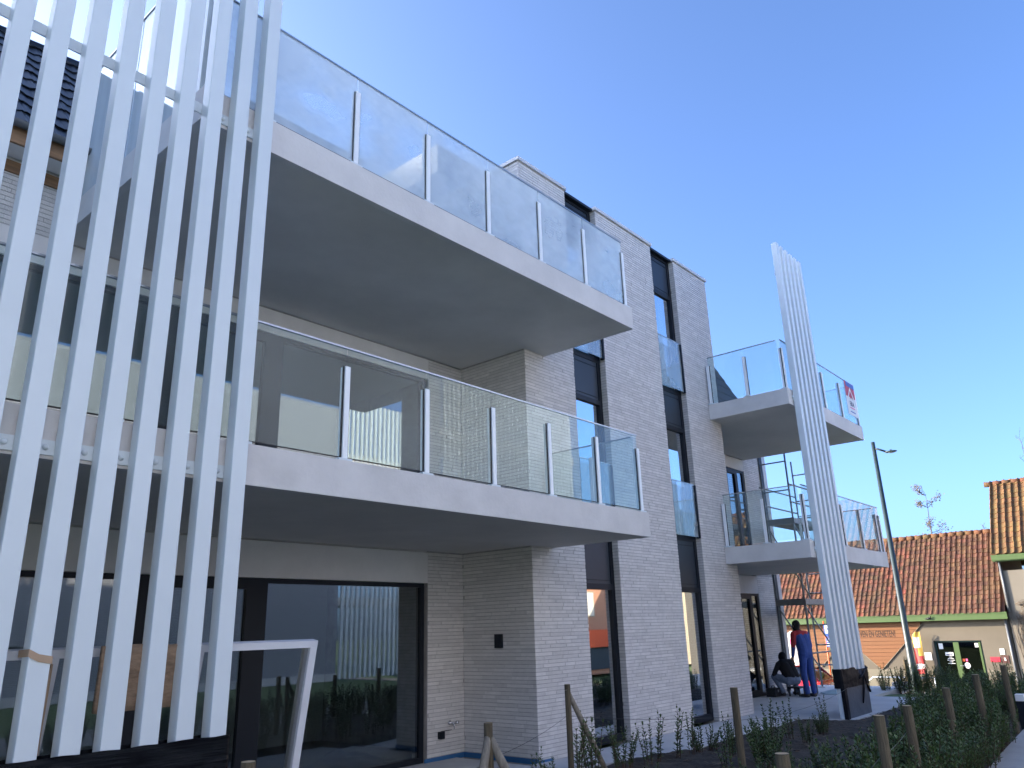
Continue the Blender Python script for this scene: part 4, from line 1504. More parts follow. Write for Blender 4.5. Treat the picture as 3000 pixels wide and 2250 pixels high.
bx('sticker', (xg - 0.004, 7.85, -0.10), (xg, 7.94, 0.0), 'sign_orange', do)
bx('sticker', (xg - 0.004, 7.74, -0.10), (xg, 7.81, 0.0), 'sign_pink', do)
q = MB()
q.add([(xg - 0.005, 7.78 + 0.105 * math.cos(a), -0.26 + 0.12 * math.sin(a)) for a in [2 * math.pi * k / 20 for k in range(20)]], [tuple(range(19, -1, -1))])
q.build('sticker', 'sign_white', do)
# notices on the wall
bx('wall_notice', (XS - 0.02, 9.02, -0.05), (XS - 0.002, 9.28, 0.25), 'sign_white', shop)
bx('wall_plate', (XS - 0.02, 6.56, -0.12), (XS - 0.002, 6.90, 0.07), 'sign_red', shop)
bx('wall_plate', (XS - 0.02, 6.36, 0.16), (XS - 0.002, 6.52, 0.38), 'sign_white', shop)
pl = bx('wall_plate', (XS - 0.02, 6.26, -0.16), (XS - 0.002, 6.52, 0.13), 'sign_brown', shop)
q = MB()
q.ball((XS - 0.021, 6.395, 0.02), (0.004, 0.030, 0.025), 8, 6)
q.ball((XS - 0.021, 6.385, -0.04), (0.004, 0.040, 0.030), 8, 6)
q.build('plate_emblem', 'sign_white', pl)
MB().tube([(XS - 0.06, 6.10, 1.50), (XS - 0.06, 6.10, GZ)], 0.05, 10).build('downpipe', 'zinc', shop, smooth=True)
pg = MB()
pg.ball((XS - 0.42, 8.78, 1.60), (0.045, 0.085, 0.045), 10, 6)
pg.ball((XS - 0.43, 8.70, 1.66), (0.028, 0.032, 0.030), 8, 6)
pg.tube([(XS - 0.42, 8.84, 1.60), (XS - 0.42, 8.93, 1.57)], [0.03, 0.012], 6)
tag(pg.build('pigeon', 'tool_dark', smooth=True), 'small dark bird perched at the green fascia of the shop', 'bird')

# handrail in front of the shop
hr = thing('handrail', (35.9, 10.2, GZ), 'white tubular handrail in front of the shop wall', 'handrail')
MB().tube([(35.9, 11.55, GZ), (35.9, 11.50, GZ + 0.35), (35.9, 11.15, GZ + 0.62), (35.9, 8.75, GZ + 0.62)], 0.028, 8).build('top_rail', 'white_metal', hr, smooth=True)
for y in (10.1, 8.8):
    MB().tube([(35.9, y, GZ), (35.9, y, GZ + 0.60)], 0.028, 8).build('post', 'white_metal', hr, smooth=True)


# beach flags
def flag(loc, h, wd, label, mats_, bands, bow):
    t = thing('beach_flag', loc, label, 'flag')
    x, y, z = loc
    zs = [k / 16 for k in range(17)]
    MB().tube([(x, y + wd * 0.5, z), (x, y + wd * 0.5, z + h * 0.8), (x, y + wd * 0.40, z + h * 0.93), (x, y + wd * 0.1, z + h), (x, y - wd * 0.25, z + h * 0.985)], [0.018, 0.014, 0.012, 0.009, 0.006], 6).build('mast', 'tool_dark', t, smooth=True)
    b_ = MB()
    vs = []
    n_ = 6
    for s in zs:
        zz = z + h * (0.28 + 0.70 * s)
        topc = wd * (0.5 if s < 0.82 else 0.5 - 0.45 * ((s - 0.82) / 0.18) ** 2)
        bot = -wd * 0.45 if s > 0.1 else -wd * (0.45 - 0.9 * (0.1 - s))
        for i in range(n_ + 1):
            u = i / n_
            yy = y + topc + (bot - topc) * u
            vs.append((x + bow * math.sin(u * 5 + s * 4), yy, zz + (0.06 * u if s < 0.2 else 0)))
    fs, mi = [], []
    for j in range(16):
        for i in range(n_):
            fs.append((j * (n_ + 1) + i, j * (n_ + 1) + i + 1, (j + 1) * (n_ + 1) + i + 1, (j + 1) * (n_ + 1) + i))
            mi.append(bands(zs[j], i / n_))
    b_.v, b_.f, b_.mi, b_.t = vs, fs, mi, [0] * len(fs)
    b_.build('cloth', mats_, t, smooth=True)
    return t


def flag_bands(s, u):
    if s < 0.10:
        return 2
    if s < 0.22:
        return 1
    if s < 0.42:
        return 2
    if s < 0.60:
        return 2 if u < 0.45 else 0
    if s < 0.86:
        return 1 if 0.1 < u < 0.8 else 0
    return 0


flag((36.70, 9.42, GZ), 2.42, 0.36, 'yellow, white and red feather flag standing against the shop wall behind the street lamp', ['flag_yellow', 'flag_white', 'flag_red'], flag_bands, 0.03)
f2 = flag((34.3, 13.75, GZ), 2.6, 0.62, 'white feather flag with a pink mark, seen past the standing worker', ['cloth_white', 'sign_pink'], lambda s, u: 1 if (0.66 < s < 0.78 and 0.3 < u < 0.7) else 0, 0.05)
sg = thing('parking_sign', (33.2, 11.85, -1.4), 'blue parking sign on an orange striped pole beside the scaffold', 'street sign')
MB().tube([(33.2, 11.92, -1.4), (33.2, 11.92, 1.62)], 0.032, 8).build('pole', 'sign_orange', sg, smooth=True)
bx('panel', (33.14, 11.70, 1.02), (33.16, 11.93, 1.52), 'sign_blue', sg)
bx('letter_field', (33.13, 11.75, 1.15), (33.139, 11.88, 1.45), 'sign_white', sg)
text('lettering', 'P', (33.127, 11.815, 1.20), 0.24, (R(90), 0, R(-90)), 'sign_blue', sg, 0.8)
bx('text_panel', (33.14, 11.63, 0.62), (33.16, 11.90, 1.00), 'sign_blue', sg)
for k_ in range(4):
    bx('small_print', (33.13, 11.66, 0.66 + k_ * 0.085), (33.139, 11.87, 0.685 + k_ * 0.085), 'sign_white', sg)
bx('green_plate', (33.14, 11.62, 0.46), (33.16, 11.80, 0.60), 'green_paint', sg)
bx('white_band', (33.15, 11.70, -0.05), (33.165, 11.77, 0.44), 'sign_white', sg)

# ------------------------------------------------------------------ taller house on the right
th = thing('tall_house', (XS, 2.0, GZ), 'taller beige rendered house with mossy red tile roof and green eave at the right edge', 'house')
TY0, TY1 = -6.0, 5.96
hb = MB()
hb.box((XS - 0.02, TY0, GZ - 0.1), (XS + 0.28, TY1, 3.35))
hb.box((XS + 0.28, TY1 - 0.28, GZ - 0.1), (XS + 6.0, TY1, 3.35))
hb.box((XS + 5.7, TY0, GZ - 0.1), (XS + 6.0, TY1 - 0.28, 3.35))
hb.box((XS + 0.28, TY0, GZ - 0.1), (XS + 5.7, TY0 + 0.28, 3.35))
hb.add([(XS + 0.0, TY1, 3.3), (XS + 6.0, TY1, 3.3), (XS + 3.0, TY1, 6.6)], [(0, 2, 1)])
hb.build('wall', 'house_render', th)
e2 = Vector((XS - 0.30, 0, 3.98))
run2 = 3.1
r2 = e2 + Vector((run2, 0, run2 * math.tan(R(ANG))))
rb = MB()
rb.add([(e2.x, TY0, e2.z - 0.03), (e2.x, TY1 + 0.1, e2.z - 0.03), (r2.x, TY1 + 0.1, r2.z - 0.03), (r2.x, TY0, r2.z - 0.03), (XS + 6.2, TY0, 3.8), (XS + 6.2, TY1 + 0.1, 3.8)],
       [(0, 3, 2, 1), (3, 4, 5, 2), (0, 1, 2), (1, 5, 2)])
ro2 = rb.build('roof', 'mossy_tile', th)
gb = MB()
gb.add([(XS - 0.02, TY1 - 0.001, 3.3), (XS + 6.0, TY1 - 0.001, 3.3), (XS + 5.9, TY1 - 0.001, 4.0), (r2.x, TY1 - 0.001, r2.z - 0.06), (XS - 0.02, TY1 - 0.001, 4.1)], [(0, 4, 3, 2, 1)])
gb.build('gable', 'house_render', th)
frm2 = roof_frame((e2.x - 0.03, TY1 + 0.1, e2.z), (0, -1, 0), up)
NC2, NR2 = int((TY1 - TY0) / TW), int(run2 / math.cos(R(ANG)) / TL) + 1
mt_me = bt = None
mt_me, mt_vs, mt_fs = tile_mesh('roof_tile', TW * 1.25, TL * 1.25, 0.055, 'mossy_tile', 0.022)
NC2, NR2 = int((TY1 - TY0) / (TW * 1.25)), int(run2 / math.cos(R(ANG)) / (TL * 1.25)) + 1
tiled(ro2, frm2, NC2, NR2, TW * 1.25, TL * 1.25, mt_me, mt_vs, mt_fs, 'mossy_tile', lambda c_, r_: c_ < 9, 0.008)
rg = MB()
y = TY0
while y < TY1:
    rg.tube([(r2.x, y, r2.z + 0.01), (r2.x, y + 0.36, r2.z + 0.035)], [0.10, 0.125], 10)
    y += 0.35
rg.build('ridge_cap', 'mossy_tile', ro2, smooth=True)
bx('eave_board', (XS - 0.34, TY0, 3.74), (XS - 0.27, TY1 + 0.12, 3.96), 'green_paint', th)
bx('eave_soffit', (XS - 0.27, TY0, 3.70), (XS - 0.021, TY1 + 0.1, 3.74), 'green_paint', th)
MB().tube([(XS - 0.07, 5.88, 3.7), (XS - 0.07, 5.88, 1.75)], 0.045, 8).build('downpipe', 'zinc', th, smooth=True)
MB().tube([(XS - 0.08, 4.98, 3.62), (XS - 0.08, 5.02, 1.2)], 0.02, 6).build('cable_duct', 'sign_white', th)
bx('shutter', (XS - 0.08, 3.4, -0.2), (XS - 0.021, 4.98, 1.35), 'dark_green', th)
sp = thing('wall_spotlight', (XS - 0.2, 5.2, 1.4), 'round grey wall lamp on the beige house next to the downpipe', 'wall lamp')
MB().ball((XS - 0.22, 5.20, 1.50), (0.17, 0.17, 0.17), 14, 8).build('housing', 'zinc', sp, smooth=True)
MB().tube([(XS - 0.02, 5.25, 1.42), (XS - 0.20, 5.35, 1.36)], 0.03, 8).build('bracket', 'galvanised', sp, smooth=True)
# bare climber
vn = MB()
rng = random.Random(5)
for k_ in range(14):
    y_, z_ = 5.55 + rng.uniform(-0.12, 0.12), GZ
    pts = [(XS - 0.06, y_, z_)]
    hh = rng.uniform(2.6, 3.3)
    for j in range(10):
        z_ += hh / 10
        y_ += rng.uniform(-0.11, 0.11)
        pts.append((XS - 0.06 - rng.uniform(0, 0.06), y_, z_))
    vn.tube(pts, [0.022 - 0.0016 * j for j in range(11)], 5)
for k_ in range(18):
    y_, z_ = 5.6 + rng.uniform(-0.2, 0.1), 1.6 + rng.uniform(-0.2, 0.5)
    pts = [(XS - 0.08, y_, z_)]
    for j in range(7):
        y_ -= rng.uniform(0.05, 0.2)
        z_ += rng.uniform(-0.10, 0.12)
        pts.append((XS - 0.07 - rng.uniform(0, 0.1), y_, z_))
    vn.tube(pts, [0.014 - 0.0015 * j for j in range(8)], 4)
tag(vn.build('climbing_plant', 'bark', smooth=True), 'leafless climber with woody stems on the beige house wall', 'climber')

# ------------------------------------------------------------------ red car on the street
car = thing('parked_car', (31.0, 13.2, -1.405), 'red hatchback parked on the street behind the workers', 'car')


def loft(sections, mi=0):
    """sections: list of rings with equal counts"""
    b_ = MB()
    n_ = len(sections[0])
    v = [p for s in sections for p in s]
    f = []
    for j in range(len(sections) - 1):
        for i in range(n_):
            f.append((j * n_ + i, j * n_ + (i + 1) % n_, (j + 1) * n_ + (i + 1) % n_, (j + 1) * n_ + i))
    f.append(tuple(range(n_ - 1, -1, -1)))
    f.append(tuple(range((len(sections) - 1) * n_, len(sections) * n_)))
    b_.add(v, f)
    return b_


cx0, cy0, cz0 = 31.0, 13.2, -1.405
rings = []
for (dy, hw, z0_, z1_) in ((-1.95, 0.66, 0.40, 0.82), (-1.88, 0.80, 0.28, 0.93), (-1.2, 0.86, 0.20, 0.95), (0.0, 0.87, 0.20, 0.93), (0.9, 0.86, 0.20, 0.90), (1.6, 0.80, 0.24, 0.78), (1.95, 0.62, 0.34, 0.62)):
    rings.append([(cx0 - hw, cy0 + dy, cz0 + z0_ + 0.10), (cx0 - hw * 0.9, cy0 + dy, cz0 + z0_), (cx0 + hw * 0.9, cy0 + dy, cz0 + z0_), (cx0 + hw, cy0 + dy, cz0 + z0_ + 0.10),
                  (cx0 + hw, cy0 + dy, cz0 + z1_ - 0.14), (cx0 + hw * 0.93, cy0 + dy, cz0 + z1_), (cx0 - hw * 0.93, cy0 + dy, cz0 + z1_), (cx0 - hw, cy0 + dy, cz0 + z1_ - 0.14)])
o = loft(rings).build('body', 'car_red', car, smooth=True, bevel=0.02)
rings = []
for (dy, hw, z1_) in ((-1.84, 0.70, 0.98), (-1.45, 0.66, 1.36), (-1.0, 0.62, 1.43), (-0.2, 0.61, 1.44), (0.45, 0.63, 1.33), (1.05, 0.72, 0.93)):
    rings.append([(cx0 - 0.78, cy0 + dy, cz0 + 0.90), (cx0 + 0.78, cy0 + dy, cz0 + 0.90), (cx0 + hw, cy0 + dy, cz0 + z1_ - 0.04), (cx0 + hw * 0.85, cy0 + dy, cz0 + z1_), (cx0 - hw * 0.85, cy0 + dy, cz0 + z1_), (cx0 - hw, cy0 + dy, cz0 + z1_ - 0.04)])
loft(rings).build('cabin_glass', 'car_glass', car, smooth=True)
rf = MB()
for (y0_, y1_, z_) in ((-1.45, 0.35, 1.435),):
    rf.box((cx0 - 0.56, cy0 + y0_, cz0 + z_), (cx0 + 0.56, cy0 + y1_, cz0 + z_ + 0.02))
rf.build('roof_panel', 'car_red', car, bevel=0.01)
for s in (-1, 1):
    for (ya, za, yb_, zb) in ((-1.84, 0.95, -1.42, 1.40), (-0.65, 0.92, -0.6, 1.43), (1.05, 0.92, 0.42, 1.36)):
        MB().tube([(cx0 + s * 0.765, cy0 + ya, cz0 + za), (cx0 + s * 0.60, cy0 + yb_, cz0 + zb)], 0.035, 6).build('pillar', 'car_red', car, smooth=True)
    MB().box((cx0 + s * 0.74 - 0.07, cy0 - 1.93, cz0 + 0.62), (cx0 + s * 0.74 + 0.07, cy0 - 1.80, cz0 + 0.90)).build('tail_light', 'tail_red', car, bevel=0.02)
    MB().box((cx0 + s * 0.60 - 0.12, cy0 + 1.80, cz0 + 0.56), (cx0 + s * 0.60 + 0.12, cy0 + 1.95, cz0 + 0.70)).build('headlight', 'sign_white', car, bevel=0.02)
    MB().box((cx0 + s * 0.86, cy0 + 0.65, cz0 + 0.93), (cx0 + s * 1.0, cy0 + 0.80, cz0 + 1.05)).build('mirror', 'tool_dark', car, bevel=0.02)
    for dy in (-1.25, 1.25):
        wv = MB()
        wv.tube([(cx0 + s * 0.70, cy0 + dy, cz0 + 0.31), (cx0 + s * 0.88, cy0 + dy, cz0 + 0.31)], 0.31, 20)
        wo_ = wv.build('wheel', 'rubber', car, smooth=False)
        MB().tube([(cx0 + s * 0.865, cy0 + dy, cz0 + 0.31), (cx0 + s * 0.89, cy0 + dy, cz0 + 0.31)], 0.20, 16).build('rim', 'steel', wo_)
bx('number_plate', (cx0 - 0.25, cy0 - 1.972, cz0 + 0.52), (cx0 + 0.25, cy0 - 1.952, cz0 + 0.63), 'sign_white', car)


# ------------------------------------------------------------------ trees beyond the roof
def twig_tree(name, base, h, label, seed, leafy):
    t = thing(name, base, label, 'tree')
    rng_ = random.Random(seed)
    tr, cr = MB(), MB()
    x, y, z = base
    pts = [Vector((x, y, z))]
    for k in range(14):
        pts.append(pts[-1] + Vector((rng_.uniform(-0.05, 0.05), rng_.uniform(-0.08, 0.08), 1.0)) * (h / 14))
    tr.tube(pts, [0.09 * (1 - k / 14.6) + 0.006 for k in range(15)], 7)

    def leaves(p, n_, r_):
        for _ in range(n_):
            c_ = p + Vector((rng_.gauss(0, 1), rng_.gauss(0, 1), rng_.gauss(0, 0.7))) * r_
            u_ = Vector((rng_.uniform(-1, 1), rng_.uniform(-1, 1), rng_.uniform(-1, 1))).normalized() * 0.06
            v_ = u_.orthogonal().normalized() * 0.032
            cr.add([c_ - u_, c_ + v_, c_ + u_, c_ - v_], [(0, 1, 2, 3)], 0, rng_.random())

    def limb(p, d, L_, lvl):
        q0 = p
        ps, n_ = [p], 5
        for k in range(n_):
            d = (d + Vector((rng_.uniform(-0.45, 0.45), rng_.uniform(-0.45, 0.45), rng_.uniform(-0.2, 0.35)))).normalized()
            q0 = q0 + d * L_ / n_
            ps.append(q0)
            if lvl < 2 and k > 0 and rng_.random() < 0.85:
                limb(q0, (d + Vector((rng_.uniform(-1, 1), rng_.uniform(-1, 1), rng_.uniform(-0.4, 0.8)))).normalized(), L_ * rng_.uniform(0.35, 0.6), lvl + 1)
            if leafy and rng_.random() < 0.75:
                leaves(q0, rng_.randint(0, 3), 0.10)
        r0 = (0.020, 0.010, 0.006)[lvl]
        tr.tube(ps, [r0 * (1 - k / 6.5) for k in range(n_ + 1)], 5 if lvl == 0 else 4)
    for k in range(5, 15):
        if rng_.random() < 0.2 and k < 13:
            continue
        for j in range(rng_.choice((1, 2, 3))):
            a_ = rng_.uniform(0, 6.28)
            limb(pts[k].copy(), Vector((math.cos(a_), math.sin(a_), rng_.uniform(0.1, 0.8))).normalized(), h * 0.10 * rng_.uniform(0.5, 1.3) * (1.25 - k / 22), 0)
    tr.build('trunk', 'bark', t)
    if leafy:
        cr.build('crown', 'autumn_leaf', t, tint=True)
    return t


twig_tree('young_tree', (48.0, 10.6, -1.4), 9.6, 'thin young tree with sparse brown leaves rising behind the shop roof', 3, True)
twig_tree('bare_tree', (55.0, 6.1, -1.4), 12.6, 'bare treetop at the right edge above the tall house roof', 8, False)
twig_tree('bare_sapling', (46.0, 7.6, -1.4), 7.2, 'tiny bare sapling tip showing over the shop ridge near the taller house', 13, False)

# ------------------------------------------------------------------ stakes, wires, bollard
def stake(x, y, ztop, rad, label, braces=(), z0=None, name='wooden_stake'):
    gz = (soil_h(x, y) if z0 is None else z0) - 0.05
    t = thing(name, (x, y, gz), label, 'stake', 'round wooden stakes in the planting bed')
    MB().tube([(x, y, gz), (x + 0.004, y, ztop * 0.5), (x, y, ztop)], [rad, rad * 1.02, rad], 14).build('post', 'stake_wood', t, smooth=False)
    q_ = MB()
    q_.add([(x + rad * 0.97 * math.cos(a), y + rad * 0.97 * math.sin(a), ztop + 0.002) for a in [2 * math.pi * k / 14 for k in range(14)]], [tuple(range(14))])
    q_.build('cut_end', 'cut_wood', t)
    for (ex, ey, zs_) in braces:
        b_ = MB()
        p0 = Vector((x, y, zs_))
        p1 = Vector((ex, ey, soil_h(ex, ey) - 0.06))
        d = (p1 - p0).normalized()
        b_.tube([p0 - d * 0.03, p0.lerp(p1, 0.35), p0.lerp(p1, 0.7), p1], [rad * 0.75, rad * 1.0, rad * 0.95, rad * 0.9], 12)
        b_.build('brace', 'brace_wood', t, smooth=True)
    return t


sA = stake(5.52, 5.10, 0.86, 0.041, 'stake with two pale diagonal braces like a tripod, in front of the inner wall corner', ((5.22, 5.02, 0.77), (5.80, 4.84, 0.77)))
sB = stake(7.38, 5.60, 1.05, 0.033, 'slim upright stake with one long diagonal brace, left of the first window strip', ((8.00, 5.52, 0.98),))
sC = stake(8.25, 4.02, 0.99, 0.040, 'single upright stake between the window strips and the far terrace')
sD = stake(4.85, 2.10, 0.90, 0.042, 'pale topped stake nearest the bottom centre right edge of the picture')
sE = stake(2.74, 4.46, 0.955, 0.042, 'stake top showing at the bottom edge in front of the wide glazing')
sF = stake(6.97, 2.17, 0.91, 0.042, 'thick stake in the hedge, left one of the pair below the far slat column')
sG = stake(8.45, 2.36, 0.85, 0.042, 'stake in the hedge just behind and right of the thick stake')
sH = stake(10.6, 2.50, 0.855, 0.042, 'stake in the hedge in front of the shop door left leaf')
sI = stake(11.85, 2.42, 0.93, 0.042, 'stake in the hedge in front of the shop door right leaf')
sJ = stake(14.35, 2.53, 0.92, 0.042, 'farthest hedge stake, in front of the brown wall plate of the shop')
sN = stake(23.5, 6.42, 0.58, 0.045, 'dark stake beyond the terrace, just left of the street lamp foot', z0=ground_h(23.5, 6.42))


def wire(name, pts, label):
    o_ = MB().tube(pts, 0.0022, 5).build(name, 'wire', smooth=True)
    tag(o_, label, 'wire', 'wires strung between the stakes')


def sag(a, b_, dz, n_=8):
    a, b_ = Vector(a), Vector(b_)
    return [a.lerp(b_, k / n_) - Vector((0, 0, dz * 4 * (k / n_) * (1 - k / n_))) for k in range(n_ + 1)]


wire('fence_wire', sag((5.52, 5.14, 0.55), (7.38, 5.63, 0.72), 0.04) + sag((7.38, 5.63, 0.72), (8.25, 4.06, 0.70), 0.03)[1:], 'thin wire from the tripod stake past the slim stake to the next one')
wire('fence_wire', sag((2.74, 4.50, 0.62), (5.52, 5.13, 0.52), 0.05), 'thin wire reaching the tripod stake from the left')
wire('fence_wire', sag((4.85, 2.14, 0.42), (6.97, 2.21, 0.60), 0.03) + sag((6.97, 2.21, 0.60), (8.45, 2.40, 0.62), 0.02)[1:], 'pale wire along the hedge through the thick stakes')
wire('fence_wire', sag((8.25, 4.06, 0.66), (14.4, 4.9, 0.55), 0.10), 'thin wire across the terrace towards the far slat column')
bo = thing('path_bollard', (14.75, 2.46, -0.02), 'black square bollard light with pale head beside the path at the right edge', 'bollard')
MB().box((14.69, 2.40, -0.02), (14.83, 2.52, 0.38)).build('post', 'dark_metal', bo, bevel=0.005)
MB().box((14.692, 2.402, 0.3805), (14.828, 2.518, 0.48)).build('light_head', 'sign_white', bo, bevel=0.004)
blk = bx('concrete_block', (22.3, 6.15, -0.12), (22.75, 6.5, 0.08), 'coping', None)
tag(blk, 'small concrete block at the far terrace edge by the lamp foot', 'block')


# ------------------------------------------------------------------ shrubs
def shrub_proto(seed, h, nst, spread, leaf, dens):
    rng_ = random.Random(seed)
    st_, lv = MB(), MB()
    for s in range(nst):
        a = rng_.uniform(0, 6.28)
        r0 = rng_.uniform(0, spread * 0.45)
        hh = h * rng_.uniform(0.55, 1.0) * (1.0 if s else 1.05)
        p0 = Vector((math.cos(a) * r0, math.sin(a) * r0, -0.03))
        lean_ = rng_.uniform(0.1, 0.55) * spread
        a2 = a + rng_.uniform(-0.8, 0.8)
        pts = []
        for k in range(6):
            t = k / 5
            pts.append(p0 + Vector((math.cos(a2) * lean_ * t ** 1.4, math.sin(a2) * lean_ * t ** 1.4, hh * t + 0.0)) + Vector((rng_.uniform(-1, 1), rng_.uniform(-1, 1), 0)) * 0.012)
        st_.tube(pts, [0.006, 0.0055, 0.005, 0.004, 0.003, 0.002], 4, caps=False)
        n_ = int(hh * dens)
        ph = rng_.uniform(0, 6.28)
        for k in range(n_):
            t = 0.16 + 0.84 * (k + rng_.random() * 0.5) / n_
            t = min(t, 1.0)
            i = min(4, int(t * 5))
            p = pts[i].lerp(pts[i + 1], t * 5 - i)
            for m_ in range(2):
                an = ph + k * 1.57 + m_ * math.pi + rng_.uniform(-0.4, 0.4)
                el = rng_.uniform(0.25, 1.0) + (0.35 if t > 0.9 else 0)
                d = Vector((math.cos(an) * math.cos(el), math.sin(an) * math.cos(el), math.sin(el)))
                L_ = leaf * rng_.uniform(0.65, 1.15) * (1.0 - 0.35 * max(0, t - 0.75) / 0.25)
                sd_ = d.cross(Vector((0, 0, 1))).normalized() * L_ * 0.24
                dn = Vector((0, 0, -1)) * L_ * 0.07
                c1 = p + d * L_ * 0.5
                lv.add([p, c1 + sd_ - dn, p + d * L_ + dn * 1.4, c1 - sd_ - dn, c1 + dn], [(0, 4, 1), (4, 2, 1), (0, 3, 4), (4, 3, 2)], 0, rng_.random())
    return st_.mesh('stems', 'stem'), lv.mesh('foliage', 'leaf', tint=True)


protos = [shrub_proto(i * 13 + 1, h, n_, sp_, lf_, dn_) for i, (h, n_, sp_, lf_, dn_) in enumerate(
    ((0.62, 10, 0.28, 0.068, 36), (0.72, 14, 0.32, 0.070, 36), (0.55, 15, 0.34, 0.066, 40), (0.80, 8, 0.24, 0.068, 32), (0.46, 9, 0.24, 0.060, 38), (0.66, 20, 0.36, 0.070, 38), (0.68, 5, 0.22, 0.066, 24), (0.78, 5, 0.26, 0.070, 22)))]
N_SHRUB = [0]


def shrub(x, y, pi, sc, rz, label, group, gz=None):
    z = (soil_h(x, y) + ground_h(x, y) + 0.06) if gz is None else gz
    t = bpy.data.objects.new('shrub', None)
    C.objects.link(t)
    t.location = (x, y, z)
    t.rotation_euler = (0, 0, rz)
    t.scale = (sc, sc, sc)
    tag(t, label, 'shrub', group)
    for nm, me in zip(('stems', 'foliage'), protos[pi]):
        c_ = bpy.data.objects.new(nm, me)
        C.objects.link(c_)
        c_.parent = t
    N_SHRUB[0] += 1


rs = random.Random(21)
# thick hedge rows beside the path
def between(x):
    st = ((4.85, 'the pale topped stake'), (6.97, 'the thick stake'), (8.45, 'the stake behind the thick one'), (10.6, 'the stake before the left door leaf'),
          (11.85, 'the stake before the right door leaf'), (14.35, 'the farthest hedge stake'))
    for (a, na), (b_, nb) in zip(st, st[1:]):
        if a <= x < b_:
            return 'just past ' + na
    return 'past the farthest hedge stake' if x > 10 else 'near the pale topped stake'


for row, (dy, n_) in enumerate(((0.10, 36), (0.48, 34), (0.90, 32), (1.35, 26))):
    for k in range(n_):
        x = (4.9 + row * 0.7) + k * (0.36 if row < 3 else 0.46) + rs.uniform(-0.12, 0.12)
        y = 0.054 * x + 1.72 + dy + rs.uniform(-0.12, 0.12)
        if (row == 0 and 13.3 < x < 15.6) or (row == 2 and x < 11.5) or (row == 3 and x < 13.5):
            continue
        shrub(x, y, rs.choice((0, 1, 2, 5, 5, 2)), rs.uniform(0.75, 1.12) * (0.98, 1.05, 1.0, 0.85)[row], rs.uniform(0, 6.28),
              'hedge shrub in the %s row, %s' % (('path side', 'second', 'third', 'inner')[row], between(x)), 'hedge along the path')
# row along the terrace strip in front of the brick block
spots = [(5.15, 5.15, 3, 0.75), (5.95, 5.35, 4, 0.9), (6.25, 5.5, 4, 0.7), (6.62, 5.52, 0, 0.7), (6.95, 5.55, 4, 0.8), (7.15, 5.35, 3, 1.0), (7.55, 5.45, 3, 1.12), (7.85, 5.62, 0, 1.0),
         (8.15, 5.50, 1, 0.8), (8.45, 5.62, 2, 0.85), (8.75, 5.45, 3, 0.85), (9.05, 5.55, 0, 0.95), (9.35, 5.45, 3, 1.02), (9.65, 5.38, 1, 0.82), (10.0, 5.45, 4, 0.9), (10.4, 5.50, 4, 0.8), (10.8, 5.40, 3, 0.72),
         (9.5, 4.3, 5, 0.85), (9.0, 4.1, 2, 0.85), (8.6, 4.35, 0, 0.8), (10.2, 4.55, 7, 1.0), (11.6, 4.85, 6, 0.9), (12.9, 4.8, 6, 0.8), (9.9, 4.95, 2, 0.75), (10.9, 4.95, 2, 0.7), (11.3, 4.5, 2, 0.6), (12.4, 4.7, 5, 0.5),
         (6.2, 3.2, 4, 0.8), (6.7, 3.55, 2, 0.62), (7.1, 3.15, 4, 0.9), (7.5, 3.6, 2, 0.7), (7.9, 3.3, 5, 0.6), (8.4, 3.65, 2, 0.7), (8.9, 3.4, 4, 0.9), (9.4, 3.55, 2, 0.65), (6.3, 4.2, 4, 0.75), (7.2, 4.4, 4, 0.8)]
for i, (x, y, pi, sc) in enumerate(spots):
    pi = {0: 6, 1: 7, 3: 6 + i % 2, 4: 4, 2: 0}.get(pi, pi)
    where = ('left of the tripod stake' if x < 5.5 else 'between the tripod stake and the slim stake' if x < 7.3 else 'under the long brace of the slim stake' if x < 8.1
             else 'before the wide brick pier' if x < 9.9 else 'before the second window strip' if x < 11.2 else 'before the far terrace')
    shrub(x, y, pi, sc, rs.uniform(0, 6.28), '%s shrub %s%s' % (('leafy', 'tall', 'bushy', 'slender', 'small', 'broad', 'thin', 'tall thin')[pi], where, '' if y > 5.0 else ' in mid bed'), 'shrubs before the brick facade')
for k in range(24):
    x = 20.6 + rs.uniform(-0.3, 0.9)
    y = 3.0 + k * 0.16 + rs.uniform(-0.05, 0.05)
    shrub(x, y, rs.choice((0, 1, 3, 3)), rs.uniform(0.8, 1.15), rs.uniform(0, 6.28), 'young shrub beyond the terrace %s' % ('right of the lamp foot' if y < 5.3 else 'between the slat column and the lamp foot'), 'shrubs beyond the terrace', ground_h(x, y))

# dry litter and clods on the soil
rl = random.Random(4)
lt = MB()
for k in range(2600):
    x = rl.uniform(4.5, 18.5)
    y = rl.uniform(0.054 * x + 1.8, 5.7 if x < 14 else 4.9)
    z = soil_h(x, y) + 0.006
    a = rl.uniform(0, 6.28)
    L_ = rl.uniform(0.015, 0.06)
    wv_ = L_ * rl.uniform(0.12, 0.5)
    u_ = Vector((math.cos(a), math.sin(a), rl.uniform(-0.2, 0.3))) * L_
    v_ = Vector((-math.sin(a), math.cos(a), rl.uniform(-0.4, 0.4))) * wv_
    c_ = Vector((x, y, z + 0.008))
    lt.add([c_ - u_, c_ + v_, c_ + u_, c_ - v_], [(0, 1, 2, 3)], 0, rl.random())
tag(lt.build('leaf_litter', 'litter', tint=True), 'dry leaves and bark scraps scattered over the dark soil', 'litter', kind='stuff')

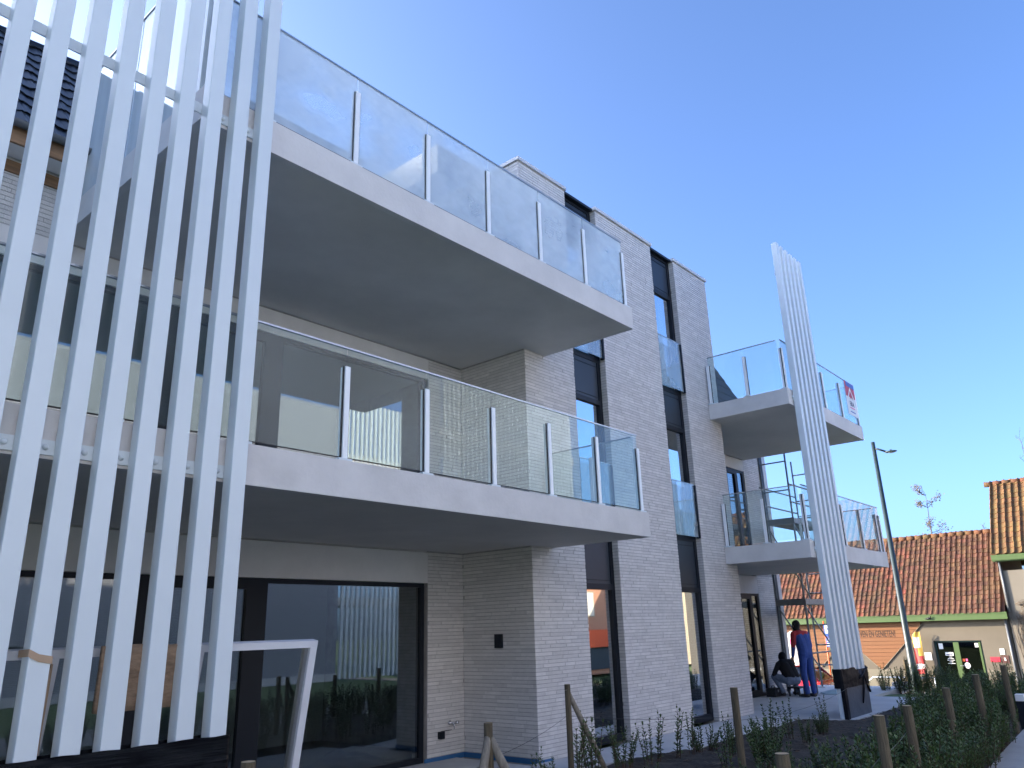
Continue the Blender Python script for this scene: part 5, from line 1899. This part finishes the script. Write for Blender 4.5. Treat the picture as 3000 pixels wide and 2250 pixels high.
# ------------------------------------------------------------------ what the windows reflect: the block opposite and the houses across the lawn
opp = thing('opposite_block', (12, -12, 0), 'grey brick block across the lawn, seen mirrored in the glazing', 'building')
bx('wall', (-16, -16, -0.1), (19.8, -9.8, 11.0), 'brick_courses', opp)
bx('plinth', (-16, -9.798, -0.05), (19.79, -9.72, 0.22), 'coping', opp)
for z in (2.8, 5.8, 8.8):
    bx('balcony', (19.81, -12.59, z), (28.4, -9.9, z + 0.32), 'concrete', opp)
for x in (8.0, 13.5):
    for z in (3.6,):
        bx('window', (x, -9.799, z), (x + 1.0, -9.74, z + 1.9), 'dark_panel', opp)
os_ = thing('slat_screen', (24, -9.8, 0), 'white slat screen of the opposite block, seen mirrored in the glazing', 'slat screen')
for k in range(33):
    bx('slat', (19.95 + k * 0.25, -9.86, 0.0), (20.07 + k * 0.25, -9.76, 11.5), 'white_metal', os_)
oh = thing('orange_brick_house', (45, -16, 0), 'sunlit orange brick house with an orange awning, seen mirrored in the first window strip', 'house')
HZ = -1.2
hb = MB()
hb.box((38.0, -24, HZ), (49.6, -16, 6.4))
hb.build('wall', 'orange_brick', oh)
for x in (39.4, 42.0, 44.6, 47.2):
    for z in (0.6, 2.3):
        if z < 1:
            continue
        f_ = bx('window_frame', (x, -15.999, z), (x + 1.0, -15.93, z + 1.6), 'shop_plinth', oh)
        bx('pane', (x + 0.08, -15.929, z + 0.08), (x + 0.92, -15.92, z + 1.52), 'curtain', f_)
bx('awning', (38.2, -15.998, 0.45), (49.4, -15.6, 1.5), 'awning', oh)
bx('shop_window', (38.4, -15.997, HZ + 0.3), (49.2, -15.9, 0.40), 'dark_panel', oh)
rb = MB()
rb.add([(37.8, -15.8, 6.3), (49.8, -15.8, 6.3), (49.8, -20, 9.4), (37.8, -20, 9.4), (37.8, -24.2, 6.3), (49.8, -24.2, 6.3)], [(0, 1, 2, 3), (3, 2, 5, 4), (0, 3, 4), (1, 5, 2)])
rb.build('roof', 'red_tile', oh)
bh_ = thing('beige_house', (60, -16, 0), 'sunlit beige house, seen mirrored in the second window strip', 'house')
bx('wall', (49.7, -24, HZ), (78, -16.2, 6.0), 'house_beige', bh_)
for x in (56.2, 61.0, 66.0, 71.0):
    f_ = bx('window_frame', (x, -16.199, 2.6), (x + 1.1, -16.12, 4.2), 'dark_metal', bh_)
    bx('pane', (x + 0.1, -16.119, 2.7), (x + 1.0, -16.11, 4.1), 'curtain', f_)
rb = MB()
rb.add([(49.8, -16.0, 5.9), (78.2, -16.0, 5.9), (78.2, -20, 8.4), (49.8, -20, 8.4), (49.8, -24.2, 5.9), (78.2, -24.2, 5.9)], [(0, 1, 2, 3), (3, 2, 5, 4), (0, 3, 4), (1, 5, 2)])
rb.build('roof', 'red_tile', bh_)
print('bricks', len(BRICKS), 'shop tiles single', ns, 'shrubs', N_SHRUB[0])
